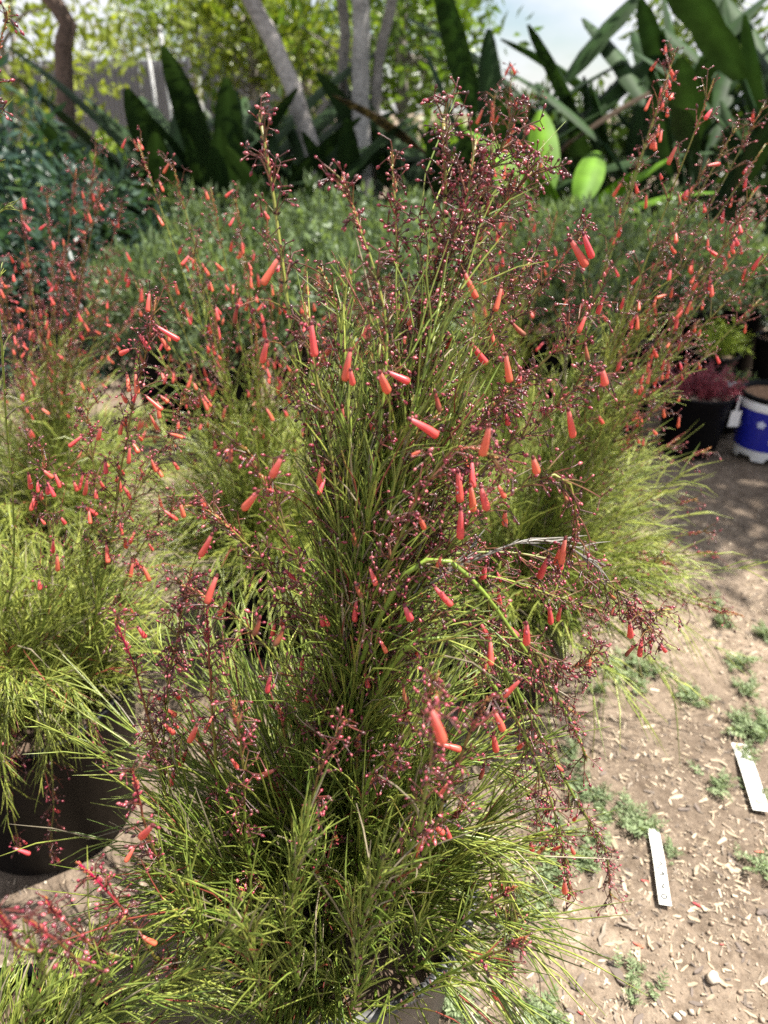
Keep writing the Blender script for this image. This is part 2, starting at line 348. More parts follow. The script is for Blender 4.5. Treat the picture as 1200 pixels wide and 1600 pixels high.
class Firecracker:
    def __init__(s, label, base, lush=1.0, yellow=0.0, detail=1.0, group=None):
        s.o = thing('firecracker_plant', label, 'plant', base, group)
        s.base = np.array(base, float); s.lush = lush; s.yel = yellow; s.det = detail; s.canes = []
    def green(s, n):
        t = np.clip(rng.beta(1.5, 2.0, n)+s.yel*.30, 0, 1)[:, None]
        c = lerp(G_LO, G_HI, t)*rng.uniform(.7, 1.2, (n, 1))
        k = rng.random((n, 1)); c = np.where(k < .07, C3(.36, .30, .20)*rng.uniform(.5, 1.1, (n, 1)), np.where(k > .975, RED*1.2, c))
        return c
    def cane(s, ctrl, r0=.0034, tf=.55, nf=.03, lush=1.0, budden=1.0, dead=False, redness=0.3, blen=1.0, foot=None, fl=.028):
        """ctrl: [(px,py,Y)...] from low to tip; foot = offset of the root from the plant's base"""
        pts = [at(*c) for c in ctrl]
        if foot is None:
            a = rng.uniform(0, 6.28); q = rng.uniform(.01, .09); foot = (q*math.cos(a), q*math.sin(a))
        pts = [s.base+np.array([foot[0], foot[1], -.01])]+pts
        s.cane3(pts, r0, tf, nf, lush, budden, dead, redness, blen, fl)
    def cane3(s, pts, r0=.0034, tf=.55, nf=.03, lush=1.0, budden=1.0, dead=False, redness=.3, blen=1.0, fl=.028):
        det = s.det
        n = 40; P, L = spline(pts, n); P = P-s.base
        P += np.cumsum(rng.normal(size=P.shape), 0)*.0006*np.linspace(0, 1, n)[:, None]
        t = np.linspace(0, 1, n); R = r0*(1-.66*t)
        gs = G_STEM*rng.uniform(.8, 1.4); gs = lerp(gs, C3(.24, .27, .05), s.yel*.5+.15*rng.random())
        Cc = lerp(gs, RED*rng.uniform(.7, 1.1), np.clip((t-tf)/(1-tf+.01), 0, 1)[:, None]*redness*1.6)
        Cc = np.clip(Cc, 0, 1)
        if dead: Cc = np.broadcast_to(C3(.24, .215, .18), Cc.shape)
        stem = Acc(); br = Acc(); bud = Acc()
        # ridged stem
        tubes(stem, P[None], R[None], Cc[None], 6 if det > .7 else 5, True)
        T = unit(np.gradient(P, axis=0))
        # nodes
        step = .042/ max(.6, det); pos = []; d = step*rng.uniform(.4, 1)
        while d < L: pos.append(d); d += lerp(step*1.25, step*.55, d/L)*rng.uniform(.8, 1.2)
        pos = np.array(pos)/L
        Pn = np.stack([np.interp(pos, t, P[:, k]) for k in range(3)], 1); Tn = unit(np.stack([np.interp(pos, t, T[:, k]) for k in range(3)], 1)); Rn = np.interp(pos, t, R)
        # dark scale leaves at the nodes
        k = 5; O = np.repeat(Pn, k, 0); Tt = np.repeat(Tn, k, 0); pr = perp(Tt)
        spread(stem, SCALEV, SCALEF, O+pr*np.repeat(Rn, k)[:, None]*.8, unit(Tt*.6+pr), np.stack([np.repeat(Rn, k)*1.6+.0008]*2+[rng.uniform(.004, .008, len(O))], 1), np.broadcast_to(DARK, O.shape)*rng.uniform(.6, 2.0, (len(O), 1)))
        sgn = 0.12 if not dead else .5
        sv = pos < tf+.06*rng.normal(size=len(pos))
        # vegetative whorls
        def whorl(mask, cnt, lmin, lmax, spr, col, rad, K, droop):
            nn = mask.sum()
            if nn == 0: return None
            c = max(1, int(round(cnt))); O = np.repeat(Pn[mask], c, 0); Tt = np.repeat(Tn[mask], c, 0)
            D = unit(Tt+perp(Tt)*rng.uniform(spr*.5, spr*1.4, (len(O), 1))*(1 if budden > .2 else .65))
            Ls = rng.uniform(lmin, lmax, len(O))*np.repeat(1-.45*pos[mask], c)
            return O, D, Ls, grow(O, D, Ls, rng.uniform(droop*.2, droop*1.8, len(O)), K)
        K = 5 if det > .7 else 4
        lushf = lush*s.lush
        near = det > .9; th = 1.0 if near else .82
        w = whorl(sv, 5*lushf, (.10 if near else .08)*blen, (.32 if near else .24)*blen, .30 if near else .45, None, .001, K, .09 if near else .16)
        if w and lushf > 0:
            O, D, Ls, B = w; m = len(O)
            c0 = s.green(m); c1 = lerp(c0, RED, rng.choice([0, 0, 0, .5], (m, 1)))
            if dead: c0 = c1 = np.broadcast_to(C3(.24, .22, .19), c0.shape)*rng.uniform(.6, 1.2, (m, 1))
            f = np.linspace(0, 1, K)[None, :, None]
            tubes(br, B, np.linspace(.0018 if near else .0014, .0008 if near else .0006, K)[None], lerp(c0[:, None], c1[:, None], f**2), 4 if det > .7 else 3)
            Tb = unit(np.gradient(B, axis=1)); q = 1 if near else int(round(3*det+1))
            for lev in range(1, K):
                for j in range(q if lev < K-1 else 1):
                    keep = rng.random(m) < (.62 if near else .72)
                    O2 = B[keep, lev]; D2 = unit(Tb[keep, lev]+perp(Tb[keep, lev])*rng.uniform(.12, .5, (keep.sum(), 1)))
                    L2 = rng.uniform(.05 if near else .03, .17 if near else .10, keep.sum())*blen
                    B2 = grow(O2, D2, L2, rng.uniform(0, .35, keep.sum()), 3)
                    cc = s.green(keep.sum())
                    if dead: cc = c0[keep]
                    tubes(br, B2, np.array([[.0008, .0007, .00025]])*(1.45 if near else 1 if det > .7 else 1.25), np.repeat(cc[:, None], 3, 1), 3)
        # flowering whorls
        fv = ~sv & (rng.random(len(pos)) < .62+.5*budden)
        w = whorl(fv, 1.7+3.0*budden, .04*blen, .105*blen, .66, None, .001, K, .15) if budden > 0 else None
        if w and not dead:
            O, D, Ls, B = w; m = len(O)
            c0 = lerp(G_STEM, RED*.8, np.clip(rng.uniform(.1, .8, (m, 1))+redness*.4, 0, 1)); c1 = lerp(RED*.8, DARK*1.5, rng.random((m, 1)))
            f = np.linspace(0, 1, K)[None, :, None]
            tubes(br, B, np.linspace(.00125, .0008, K)[None], lerp(c0[:, None], c1[:, None], f), 3)
            Tb = unit(np.gradient(B, axis=1))
            q = 3 if budden > .95 else 2 if budden > .65 else 1
            for lev in range(2 if det > .7 else 1, K):
                for j in range(q+(2 if lev == K-1 else 0)):
                    keep = rng.random(m) < .78
                    kk = keep.sum()
                    if kk == 0: continue
                    O2 = B[keep, lev]; D2 = unit(Tb[keep, lev]*rng.uniform(.2, 1.1, (kk, 1))+perp(Tb[keep, lev]))
                    L2 = rng.uniform(.005, .016, kk)
                    B2 = grow(O2, D2, L2, rng.uniform(0, .5, kk), 2)
                    cr = lerp(RED*.7, DARK, rng.random((kk, 1)))
                    tubes(br, B2, np.array([[.0006, .0008]]), np.repeat(cr[:, None], 2, 1), 3)
                    End = B2[:, 1]; Dd = unit(B2[:, 1]-B2[:, 0])
                    isf = rng.random(kk) < nf*.9
                    ln = rng.uniform(.0036, .0072, kk)*(1 if det > .7 else 1.2)
                    old = rng.random((kk, 1))
                    cb = np.where(old < .38, DARK*1.5, np.where(old < .82, CRIM*.85, C3(.40, .10, .11)))*rng.uniform(.6, 1.35, (kk, 1))
                    nb = ~isf
                    spread(bud, *((BUDV, BUDF) if det > .7 else (BUDV2, BUDF2)), End[nb], Dd[nb]+np.array([0, 0, -.15]), np.stack([ln[nb]*.62]*2+[ln[nb]], 1), cb[nb])
                    for e, d0 in zip(End[isf], Dd[isf]):
                        s.pend.append((len(s.canes), e, unit(d0*.35+np.array([0, 0, -1.0])+rng.normal(size=3)*.28), fl*rng.uniform(.68, 1.1)))
        # flowering tip: small pale red buds packed along the axis
        if budden > 0 and not dead:
            kk = 26; q = np.linspace(.93, 1, kk); O = np.stack([np.interp(q, t, P[:, k]) for k in range(3)], 1); Tt = np.broadcast_to(T[-1], O.shape)
            pr = perp(Tt); ln = np.linspace(.007, .004, kk)
            spread(bud, BUDV, BUDF, O+pr*.0008, unit(Tt+pr*np.linspace(1.0, .2, kk)[:, None]), np.stack([ln*.42]*2+[ln], 1), lerp(CRIM*1.3, C3(.40, .16, .05), np.linspace(0, 1, kk)[:, None]))
        so = stem.obj('stem', M_stem, s.o)
        if br.n: b = br.obj('branchlets', M_needle, so); b['kind'] = 'stuff'
        if bud.n: b = bud.obj('buds', M_bud, so); b['kind'] = 'stuff'
        s.canes.append((so, P, L))
    pend = None
    def tuft(s, n, lmin, lmax, out, droop, needles=26, name='foliage', az=None, tone=None, rad=.09, zlift=0.0, nl=(.03, .11), sp=.75):
        """short leafy shoots round the foot, all one mass"""
        a = Acc(); ang = rng.uniform(0, 6.28, n) if az is None else rng.uniform(az[0], az[1], n)
        q = rng.uniform(.0, rad, n); O = np.stack([q*np.cos(ang), q*np.sin(ang), np.full(n, -.01+zlift)], 1)
        o = rng.uniform(out*.3, out*1.3, n)
        D = unit(np.stack([np.cos(ang)*o, np.sin(ang)*o, np.ones(n)], 1)+rng.normal(size=(n, 3))*.12)
        L = rng.uniform(lmin, lmax, n); B = grow(O, D, L, rng.uniform(droop*.3, droop*1.5, n), 7)
        c = s.green(n) if tone is None else s.green(n)*tone
        tubes(a, B, np.linspace(.0018, .0006, 7)[None]*(1.35 if s.det > .9 else 1), np.repeat(c[:, None], 7, 1), 4)
        T = unit(np.gradient(B, axis=1))
        for j in range(needles):
            u = rng.uniform(.1, .98, n)*6; i = np.minimum(u.astype(int), 5); fr = (u-i)[:, None]; ar = np.arange(n)
            O2 = lerp(B[ar, i], B[ar, i+1], fr); T2 = T[ar, i]
            D2 = unit(T2+perp(T2)*rng.uniform(sp*.2, sp, (n, 1))); L2 = rng.uniform(nl[0], nl[1], n)
            B2 = grow(O2, D2, L2, rng.uniform(0, .5, n), 3)
            cc = s.green(n) if tone is None else s.green(n)*tone
            tubes(a, B2, np.array([[.0010, .0011, .00025]])*(1.3 if s.det > .9 else 1.35), np.repeat(cc[:, None], 3, 1), 3)
        b = a.obj(name, M_needle, s.o); b['kind'] = 'stuff'
        return b
    def flowers_at(s, lst, fl=.028):
        """flowers seen at given pixels, hung by a stalk from the nearest cane"""
        allp = [(i, P+s.base) for i, (so, P, L) in enumerate(s.canes)]
        for it in lst:
            px, py = it[0], it[1]; dx, dy = (it[2], it[3]) if len(it) > 3 else (rng.normal()*.25, 1.0)
            best = None
            for i, P in allp:
                q = proj(P[8:]); dd = np.hypot(q[:, 0]-px, q[:, 1]-py); j = int(dd.argmin())
                if best is None or dd[j] < best[0]: best = (dd[j], i, P[8+j])
            _, i, A = best
            d = ray(px, py); Yb = A[1]-.055; pos = np.array([0, 0, CAMZ])+d*(Yb/d[1])
            ax = unit(np.array([dx, rng.normal()*.15, 0])+np.array([0, 0, -dy])*1.0)
            top = pos-ax*fl*.5
            so = s.canes[i][0]
            a = Acc(); M_ = lerp(A, top, .5)+np.array([0, 0, .01]); B, _ = spline([A, M_, top], 6)
            tubes(a, (B-s.base)[None], np.linspace(.0007, .0005, 6)[None], lerp(G_STEM, RED*.7, np.linspace(.3, 1, 6)[:, None])[None], 4)
            for _k in range(4):
                e = B[rng.integers(2, 6)]-s.base; dd_ = unit(rng.normal(size=3)+np.array([0, 0, -.2])); e2 = e+dd_*.008
                tubes(a, np.stack([e, (e+e2)/2, e2])[None], np.full((1, 3), .0004), np.broadcast_to(DARK, (1, 3, 3)), 3)
                spread(a, BUDV, BUDF, e2[None], dd_[None], np.array([[.0034, .0034, .005]]), CRIM[None]*rng.uniform(.7, 1.3))
            a.obj('flower_stalk', M_stem, so)
            put_flower(so, top-s.base, ax, fl*rng.uniform(.9, 1.1))
    def done(s, cap=230):
        idx = rng.permutation(len(s.pend))
        for j in idx[:cap]:
            i, e, ax, L = s.pend[j]; put_flower(s.canes[i][0], e, ax, L)
        if len(idx) > cap: print('flowers dropped', len(idx)-cap)

def px_fan(plant, tips, Yb, Yt, **kw):
    """canes from the foot to tip pixels, bowed a little"""
    for tip in tips:
        px, py = tip[0], tip[1]; Y = tip[2] if len(tip) > 2 else rng.uniform(*Yt)
        E = at(px, py, Y); B = plant.base; M1 = lerp(B, E, .45)+np.array([0, 0, .10*np.linalg.norm(E[:2]-B[:2])+.01])+rng.normal(size=3)*.015
        plant.cane3([B+np.array([rng.normal()*.03, rng.normal()*.03, -.01]), M1, E], **kw)

# ---- main plant
AX, AY = -.075, .735
make_pot('large dusty black nursery pot holding the tall firecracker plant beside the plant tags', AX, AY, .38, .224, .188, mat=M_grey)
A = Firecracker('tall firecracker plant in sharp focus with coral tube flowers and masses of dark red buds', (AX, AY, .345)); A.pend = []
def AC(c, r0=.0034, tf=.6, nf=.03, lush=.8, bd=.5, **k):
    c = [(x, y, Y+.12*max(0, 720-y)/500) for x, y, Y in c]          # the upper stems lean away a little
    A.cane(c, r0, tf, nf, lush, bd, **k)
AC([(546, 1230, .74), (542, 1030, .76), (522, 850, .77), (485, 690, .78), (464, 560, .78), (441, 380, .78), (412, 185, .78)], .0052, .56, .0, .7, .3, blen=.7, foot=(-.01, .0))
AC([(548, 1150, .74), (575, 900, .76), (628, 640, .78), (662, 470, .80), (692, 340, .80), (690, 195, .80)], .0066, .72, .012, .9, .9, foot=(.0, .01))
AC([(560, 1100, .74), (602, 880, .78), (655, 560, .80), (700, 400, .82), (752, 280, .84), (795, 205, .84)], .0042, .72, .012, .6, .9, blen=1.0)
AC([(556, 1120, .73), (600, 860, .76), (648, 600, .78), (690, 420, .79), (725, 320, .79), (742, 215, .79)], .0040, .72, .01, .6, .9, blen=1.0)
AC([(556, 1120, .76), (610, 860, .78), (668, 600, .80), (715, 430, .81), (775, 340, .82), (835, 265, .82)], .0036, .70, .01, .6, .9, blen=1.0)
AC([(540, 1200, .76), (575, 950, .78), (602, 700, .80), (619, 500, .80), (612, 330, .80), (605, 225, .80)], .0036, .70, .01, .7, .6, blen=.55)
AC([(540, 1180, .72), (560, 900, .72), (595, 640, .74), (602, 500, .74), (565, 370, .74), (530, 280, .74)], .0036, .70, .01, .6, .6, blen=.55)
AC([(545, 1180, .70), (530, 900, .72), (510, 700, .74), (480, 540, .75), (470, 470, .75)], .0036, .62, .01, .8, .5, blen=.6)
AC([(556, 1150, .78), (610, 900, .82), (690, 650, .84), (780, 530, .85), (860, 430, .84), (915, 360, .84)], .0040, .60, .05, .7, .5, blen=.75)
AC([(556, 1150, .78), (600, 950, .80), (690, 760, .82), (800, 620, .82), (880, 540, .80), (925, 480, .80)], .0036, .55, .05, .7, .6, blen=.75)
AC([(560, 1150, .74), (640, 920, .75), (740, 760, .76), (830, 680, .76), (890, 625, .76), (930, 590, .75)], .0034, .52, .04, .7, .6, blen=.75)
AC([(560, 1130, .72), (650, 930, .72), (730, 820, .72), (810, 760, .72), (880, 740, .72), (900, 800, .72), (890, 870, .72)], .0034, .5, .05, .8, .6, blen=.75)
AC([(550, 1100, .70), (620, 920, .68), (690, 870, .68), (760, 920, .68), (840, 1030, .68), (905, 1130, .68), (925, 1180, .68)], .0050, .5, .06, .5, .55, redness=.05, blen=.75)
AC([(560, 1130, .72), (620, 980, .70), (690, 960, .70), (780, 1040, .70), (850, 1170, .70), (905, 1270, .70), (945, 1340, .70), (952, 1415, .70)], .0044, .6, .03, .4, .35, redness=.1, blen=.5)
AC([(560, 1150, .70), (640, 1010, .66), (710, 1010, .66), (790, 1100, .66), (850, 1220, .66), (880, 1330, .66), (890, 1400, .66)], .0040, .52, .04, .5, .5, redness=.1, blen=.5)
AC([(560, 1100, .76), (640, 900, .80), (760, 865, .82), (880, 885, .82), (960, 930, .82), (1005, 985, .82)], .0036, .52, .05, .8, .7, blen=.75)
AC([(556, 1120, .78), (640, 930, .82), (750, 900, .86), (860, 930, .88), (960, 960, .88), (1045, 955, .88)], .0032, .52, .03, .7, .6, blen=.75)
AC([(560, 1140, .70), (660, 980, .68), (740, 980, .68), (820, 1010, .68), (890, 1050, .68), (930, 1020, .68)], .0032, .5, .04, .6, .7, blen=.7)
AC([(570, 1250, .62), (610, 1180, .58), (650, 1130, .56), (690, 1045, .56)], .0042, .62, .05, .35, .5, blen=.45, foot=(.03, -.10))
AC([(600, 1430, .60), (660, 1340, .55), (700, 1240, .53), (735, 1150, .53), (762, 1085, .53)], .0042, .55, .03, .35, .45, redness=.5, blen=.45, foot=(.05, -.12))
AC([(560, 1500, .55), (640, 1330, .50), (670, 1220, .48), (685, 1080, .48)], .0038, .66, .02, .35, .5, blen=.4, foot=(.04, -.14))
AC([(380, 1400, .70), (345, 1250, .68), (332, 1100, .68), (328, 960, .68)], .0034, .5, .04, .4, .35, redness=.8, blen=.5, foot=(-.12, -.05))
AC([(330, 1420, .72), (265, 1280, .72), (258, 1130, .72), (280, 990, .72), (302, 890, .72)], .0030, .5, .05, .4, .7, redness=.6, blen=.5, foot=(-.13, .0))
AC([(340, 1450, .66), (270, 1280, .66), (235, 1130, .66), (205, 1030, .66), (178, 970, .66)], .0030, .5, .02, .4, .3, redness=.9, blen=.5, foot=(-.14, -.02))
AC([(400, 1500, .60), (300, 1430, .56), (235, 1330, .54), (200, 1210, .54)], .0034, .65, .03, .6, .35, redness=.9, blen=.45, foot=(-.12, -.08))
AC([(420, 1480, .62), (390, 1330, .60), (385, 1200, .60), (372, 1090, .60)], .0032, .55, .02, .6, .35, redness=.5, blen=.5, foot=(-.06, -.1))
AC([(480, 1500, .60), (470, 1350, .57), (500, 1220, .56), (545, 1130, .56)], .0034, .62, .02, .6, .35, redness=.7, blen=.45, foot=(-.02, -.12))
AC([(640, 1520, .58), (720, 1450, .54), (805, 1390, .52)], .0030, .8, .0, .3, .2, redness=.8, blen=.4, foot=(.08, -.12))
AC([(600, 1580, .52), (700, 1520, .49), (815, 1460, .47)], .0030, .8, .0, .3, .2, redness=.8, blen=.4, foot=(.06, -.15))
AC([(520, 1080, .72), (470, 900, .70), (425, 780, .70), (385, 700, .70)], .0032, .5, .04, .8, .5, blen=.7)
AC([(520, 1080, .74), (450, 930, .74), (380, 840, .74), (325, 790, .74)], .0032, .52, .05, .9, .6, blen=.75)
AC([(500, 1150, .70), (420, 1020, .68), (340, 950, .68), (270, 910, .68)], .0030, .5, .05, .8, .5, blen=.7, foot=(-.08, .02))
AC([(530, 1050, .80), (500, 850, .84), (500, 640, .86), (530, 500, .87), (500, 420, .87)], .0034, .58, .03, .8, .5, blen=.7)
AC([(556, 1000, .80), (620, 800, .84), (720, 600, .86), (780, 470, .88), (830, 400, .88)], .0034, .58, .04, .7, .7, blen=.75)
AC([(560, 1050, .76), (630, 860, .76), (700, 720, .76), (760, 640, .76), (800, 600, .76)], .0032, .52, .05, .7, .7, blen=.75)
AC([(560, 1050, .70), (610, 880, .68), (670, 760, .67), (720, 700, .67), (780, 720, .67)], .0032, .55, .06, .7, .6, blen=.75)
AC([(560, 1050, .72), (580, 900, .72), (610, 780, .73), (640, 700, .74), (690, 640, .74)], .0034, .6, .03, .8, .5, blen=.7)
A.cane([(560, 1100, .72), (640, 950, .72), (740, 880, .74), (850, 850, .76), (950, 890, .78)], .0018, .99, 0, .2, 0, dead=True, blen=.35)
AC([(650, 1330, .62), (740, 1310, .62), (800, 1400, .62), (790, 1540, .62)], .0030, .6, .05, 1.0, .35, redness=.3, blen=.6, foot=(.13, -.06))
AC([(640, 1250, .74), (740, 1190, .74), (820, 1230, .76), (860, 1310, .77)], .0030, .66, .03, 1.0, .35, blen=.7, foot=(.13, .02))
AC([(600, 1200, .80), (700, 1080, .86), (820, 1060, .9), (900, 1120, .92)], .0030, .62, .04, 1.0, .4, blen=.7, foot=(.1, .08))
for c in ([(400, 1560, .52), (330, 1480, .5), (290, 1380, .5)], [(470, 1560, .52), (450, 1440, .5), (460, 1330, .5)], [(540, 1580, .5), (560, 1450, .48), (600, 1340, .48)], [(420, 1600, .48), (400, 1540, .45), (380, 1440, .43)], [(430, 1450, .62), (330, 1360, .60), (280, 1300, .6)]):
    AC(c, .0040, .95, 0, 1.0, .0, blen=.5, foot=(rng.normal()*.05-.05, -.13))
for k in range(20):                                                     # plain green stems up the middle
    tx, ty = rng.uniform(440, 730), rng.uniform(470, 860); mx = lerp(548, tx, .35)
    AC([(548+rng.normal()*14, 1180, rng.uniform(.70, .78)), (mx, lerp(1180, ty, .5), rng.uniform(.72, .80)), (tx, ty, rng.uniform(.72, .84))], rng.uniform(.003, .0046), .97, 0, .5, 0, blen=.6)
for k in range(22):                                                     # short upright shoots with reddish tips
    tx, ty = rng.uniform(330, 730), rng.uniform(1080, 1400); Y = lerp(.74, .52, (ty-1080)/400)+rng.normal()*.03
    AC([(lerp(530, tx, .55), lerp(1480, ty, .5), Y+.02), (tx, ty, Y)], .0034, .8, .0, .5, .2, redness=.9, blen=.5, foot=((tx-530)/1500, -(ty-1080)/2600))
A.tuft(60, .12, .28, .8, .4, 11, rad=.20, nl=(.08, .20), sp=.45)
A.tuft(120, .18, .40, .28, .10, 9, rad=.19, nl=(.12, .28), sp=.22)
A.tuft(26, .25, .42, 1.1, .75, 14, rad=.19, az=(-1.0, 1.0), nl=(.06, .16), sp=.45)
A.tuft(45, .18, .34, .8, .40, 10, rad=.20, az=(3.3, 4.7), nl=(.08, .2), sp=.3)
A.tuft(40, .3, .55, .22, .1, 8, rad=.10, nl=(.10, .2), sp=.25)
A.tuft(80, .28, .58, .8, .35, 14, rad=.18, az=(1.4, 3.1), nl=(.06, .16), sp=.5)
A.flowers_at([(423, 425, -.5, .8), (365, 500, -.4, 1), (412, 555, -.3, 1), (510, 552, -.5, .8), (543, 570), (551, 600), (535, 655, 0, 1), (628, 592, 1, .5), (685, 632, .3, 1), (735, 447, .5, 1), (902, 393, .6, .8), (918, 385, .5, .9), (793, 577, .2, 1), (892, 660, .35, 1), (648, 757, .4, 1), (717, 757, .1, 1), (738, 778, .2, 1), (757, 783, .3, 1), (552, 847, 0, 1), (755, 900, -.1, 1), (323, 853, -.5, 1), (640, 965, .4, 1), (691, 932, .6, .8), (437, 1000, -.3, 1), (403, 985, -.2, 1), (800, 1075, -.7, 1), (823, 990, .15, 1), (780, 1125, .5, 1), (773, 1160, .2, 1), (755, 1210, 0, 1), (843, 1330, -.7, 1), (882, 1385, .15, 1), (853, 1270, -.5, 1), (830, 1325, .2, 1), (700, 1360, 0, 1), (687, 1297, .6, .7), (413, 1210, -1, .4), (303, 1145, -.4, 1), (230, 1300, -.6, 1), (770, 1545, .3, 1), (985, 985, .3, 1), (980, 1018, -.6, .8), (838, 735), (720, 815), (745, 550, .6, .9), (880, 860), (850, 885), (700, 1165, 1, .3), (683, 1130, .4, 1), (630, 1090, 0, 1), (390, 785, -.6, .8), (500, 745), (488, 530), (660, 665, .8, .5), (812, 520, .6, .7), (655, 1335, 0, 1), (945, 600, .3, 1), (600, 600, .3, 1), (860, 960), (760, 690), (430, 735, -.5, 1), (330, 920, -.5, 1), (560, 930, .2, 1)], .033)
A.done(120)

# ---- plant whose pot stands half out of view in the foreground
make_pot('black nursery pot mostly hidden by foliage in front of the shiny black pot', -.53, .36, .38, .215, .18)
Hp = Firecracker('low firecracker plant with pink bud sprigs in front of the shiny black pot', (-.53, .36, .345), 1.0, .1, 1.0); Hp.pend = []
def HC(c, r0=.0034, tf=.6, nf=.03, lush=.8, bd=.4, **k): Hp.cane(c, r0, tf, nf, lush, bd, **k)
HC([(150, 1560, .42), (110, 1500, .39), (70, 1460, .37), (35, 1440, .36)], .0030, .7, .02, .5, .2, redness=.9, blen=.3)
HC([(260, 1560, .48), (240, 1480, .48), (190, 1400, .48), (130, 1335, .48)], .0036, .6, .02, .6, .3, redness=1.0, blen=.4)
HC([(60, 1540, .40), (30, 1480, .38), (5, 1430, .37)], .003, .7, .02, .6, .2, redness=.9, blen=.4)
HC([(200, 1540, .46), (150, 1480, .44), (90, 1420, .43), (75, 1395, .43)], .003, .7, .02, .6, .2, redness=.9, blen=.4)
HC([(180, 1580, .46), (260, 1540, .46), (330, 1480, .46), (370, 1400, .46)], .0038, .9, 0, 1.0, 0, blen=.5)
HC([(160, 1590, .44), (240, 1570, .44), (340, 1590, .44)], .0036, .9, 0, 1.0, 0, blen=.5)
HC([(120, 1580, .44), (140, 1500, .44), (190, 1440, .45)], .0036, .9, 0, 1.0, 0, blen=.5)
Hp.tuft(60, .06, .18, .9, .5, 18, rad=.19, az=(-.6, 2.0), nl=(.05, .11), sp=.5)
Hp.tuft(50, .08, .16, .4, .15, 18, rad=.18, nl=(.06, .11), sp=.35)
Hp.done(12)

# ---- plant in the black pot on the left
BX, BY = -.80, 1.15
make_pot('large shiny black nursery pot under the yellow green drooping plant', BX, BY, .43, .245, .185)
B = Firecracker('yellow green bushy firecracker plant drooping over the rim of the shiny black pot', (BX, BY, .395), 1.1, .75, .75); B.pend = []
B.cane([(120, 1050, 1.12), (165, 880, 1.12), (195, 700, 1.12), (225, 560, 1.12), (238, 468, 1.12)], .0034, .45, .22, .6, .7, redness=.5, blen=.9, fl=.031)
B.cane([(110, 1050, 1.15), (140, 860, 1.18), (150, 760, 1.2), (140, 640, 1.2)], .0030, .5, .2, .9, .7, fl=.031)
B.cane([(60, 1000, 1.1), (75, 880, 1.1), (70, 790, 1.1), (65, 700, 1.1)], .0030, .55, .22, .8, .6, fl=.031)
B.cane([(100, 1000, 1.2), (180, 830, 1.22), (240, 720, 1.24), (285, 620, 1.25)], .0030, .5, .2, .9, .7, fl=.031)
B.cane([(140, 1010, 1.15), (220, 860, 1.15), (270, 800, 1.15), (300, 790, 1.15)], .0030, .5, .2, .9, .8, fl=.031)
B.cane([(20, 900, 1.1), (10, 640, 1.05), (-12, 250, 1.0), (6, 60, .98), (18, 20, .98)], .0026, .9, .02, .12, .3, blen=.35)
B.cane([(40, 1060, .98), (72, 1130, .93), (85, 1230, .92), (80, 1335, .92)], .0026, .6, .05, 1.1, .35, redness=.3, blen=.55)
B.cane([(95, 1060, 1.0), (130, 1110, .95), (155, 1150, .95), (165, 1190, .96)], .0026, .7, .03, 1.2, .3, blen=.5)
B.cane([(10, 1050, .96), (10, 1130, .92), (18, 1200, .92)], .0026, .7, .03, 1.2, .3, blen=.5)
B.cane([(-20, 1100, .92), (5, 1200, .88), (30, 1330, .88)], .0026, .7, .2, .5, .2, blen=.5)
B.tuft(120, .10, .28, .7, .35, 20, rad=.2, nl=(.04, .12), az=(-.5, 3.6))
B.tuft(40, .06, .14, .4, .3, 18, rad=.18, nl=(.04, .08), az=(3.6, 5.8))
B.tuft(110, .2, .42, .4, .15, 20, rad=.18, nl=(.04, .14))
B.flowers_at([(62, 920, -.1, 1), (190, 552, -.9, .4), (240, 660, .25, 1), (240, 630, .7, .7), (262, 628, .7, .7), (155, 680, -.4, 1), (118, 690, -.8, .6), (75, 770, -.2, 1), (80, 745), (135, 760), (120, 765), (90, 880), (228, 895, .2, 1), (205, 890), (260, 520, .8, .6), (35, 1330, .8, .7), (285, 800)], .032)
B.done(75)

# ---- plants further back
def back_plant(label, x, y, tips, Yt, seed_kw, tuft=(105, .22, .48), pot=True, yellow=.55, nf=.3, potlabel=None, cap=110, h=.36):
    if pot: make_pot(potlabel, x, y, h, .2, .165)
    p = Firecracker(label, (x, y, h-.04), 1.0, yellow, .55); p.pend = []
    px_fan(p, tips, y, Yt, nf=nf, **seed_kw)
    p.tuft(int(tuft[0]*1.7), tuft[1]*1.2, tuft[2]*1.35, 1.15, .55, 16, rad=.17, nl=(.05, .16))
    p.tuft(tuft[0], tuft[1]*1.6, tuft[2]*1.6, .65, .4, 16, rad=.15, nl=(.05, .16))
    p.done(cap); return p
Cp = back_plant('firecracker plant crowded with small coral flowers in front of the blue green bush', -1.12, 2.05,
    [(30, 330), (70, 300), (120, 270), (160, 290), (150, 240), (0, 420), (45, 400), (100, 380), (190, 330), (10, 500), (60, 470), (-30, 350), (130, 450), (190, 420), (215, 480), (-20, 560), (30, 600), (80, 560)], (1.8, 2.3),
    dict(r0=.0030, tf=.48, budden=.6, lush=.8, redness=.6, fl=.027), potlabel='black nursery pot hidden under the plant in front of the blue green bush', nf=.26, cap=170)
Dp = back_plant('arching firecracker plant with long coral sprays reaching over the dwarf shrubs', -.36, 1.85,
    [(215, 225), (270, 255), (330, 290), (370, 310), (420, 330), (300, 390), (250, 420), (210, 440), (380, 400), (330, 480), (260, 570), (310, 600), (440, 420), (480, 400), (400, 520), (230, 660), (470, 520)], (1.55, 1.95),
    dict(r0=.0032, tf=.5, budden=.5, lush=.8, redness=.25, fl=.031), potlabel='black nursery pot behind the tall focused plant', nf=.42, cap=150)
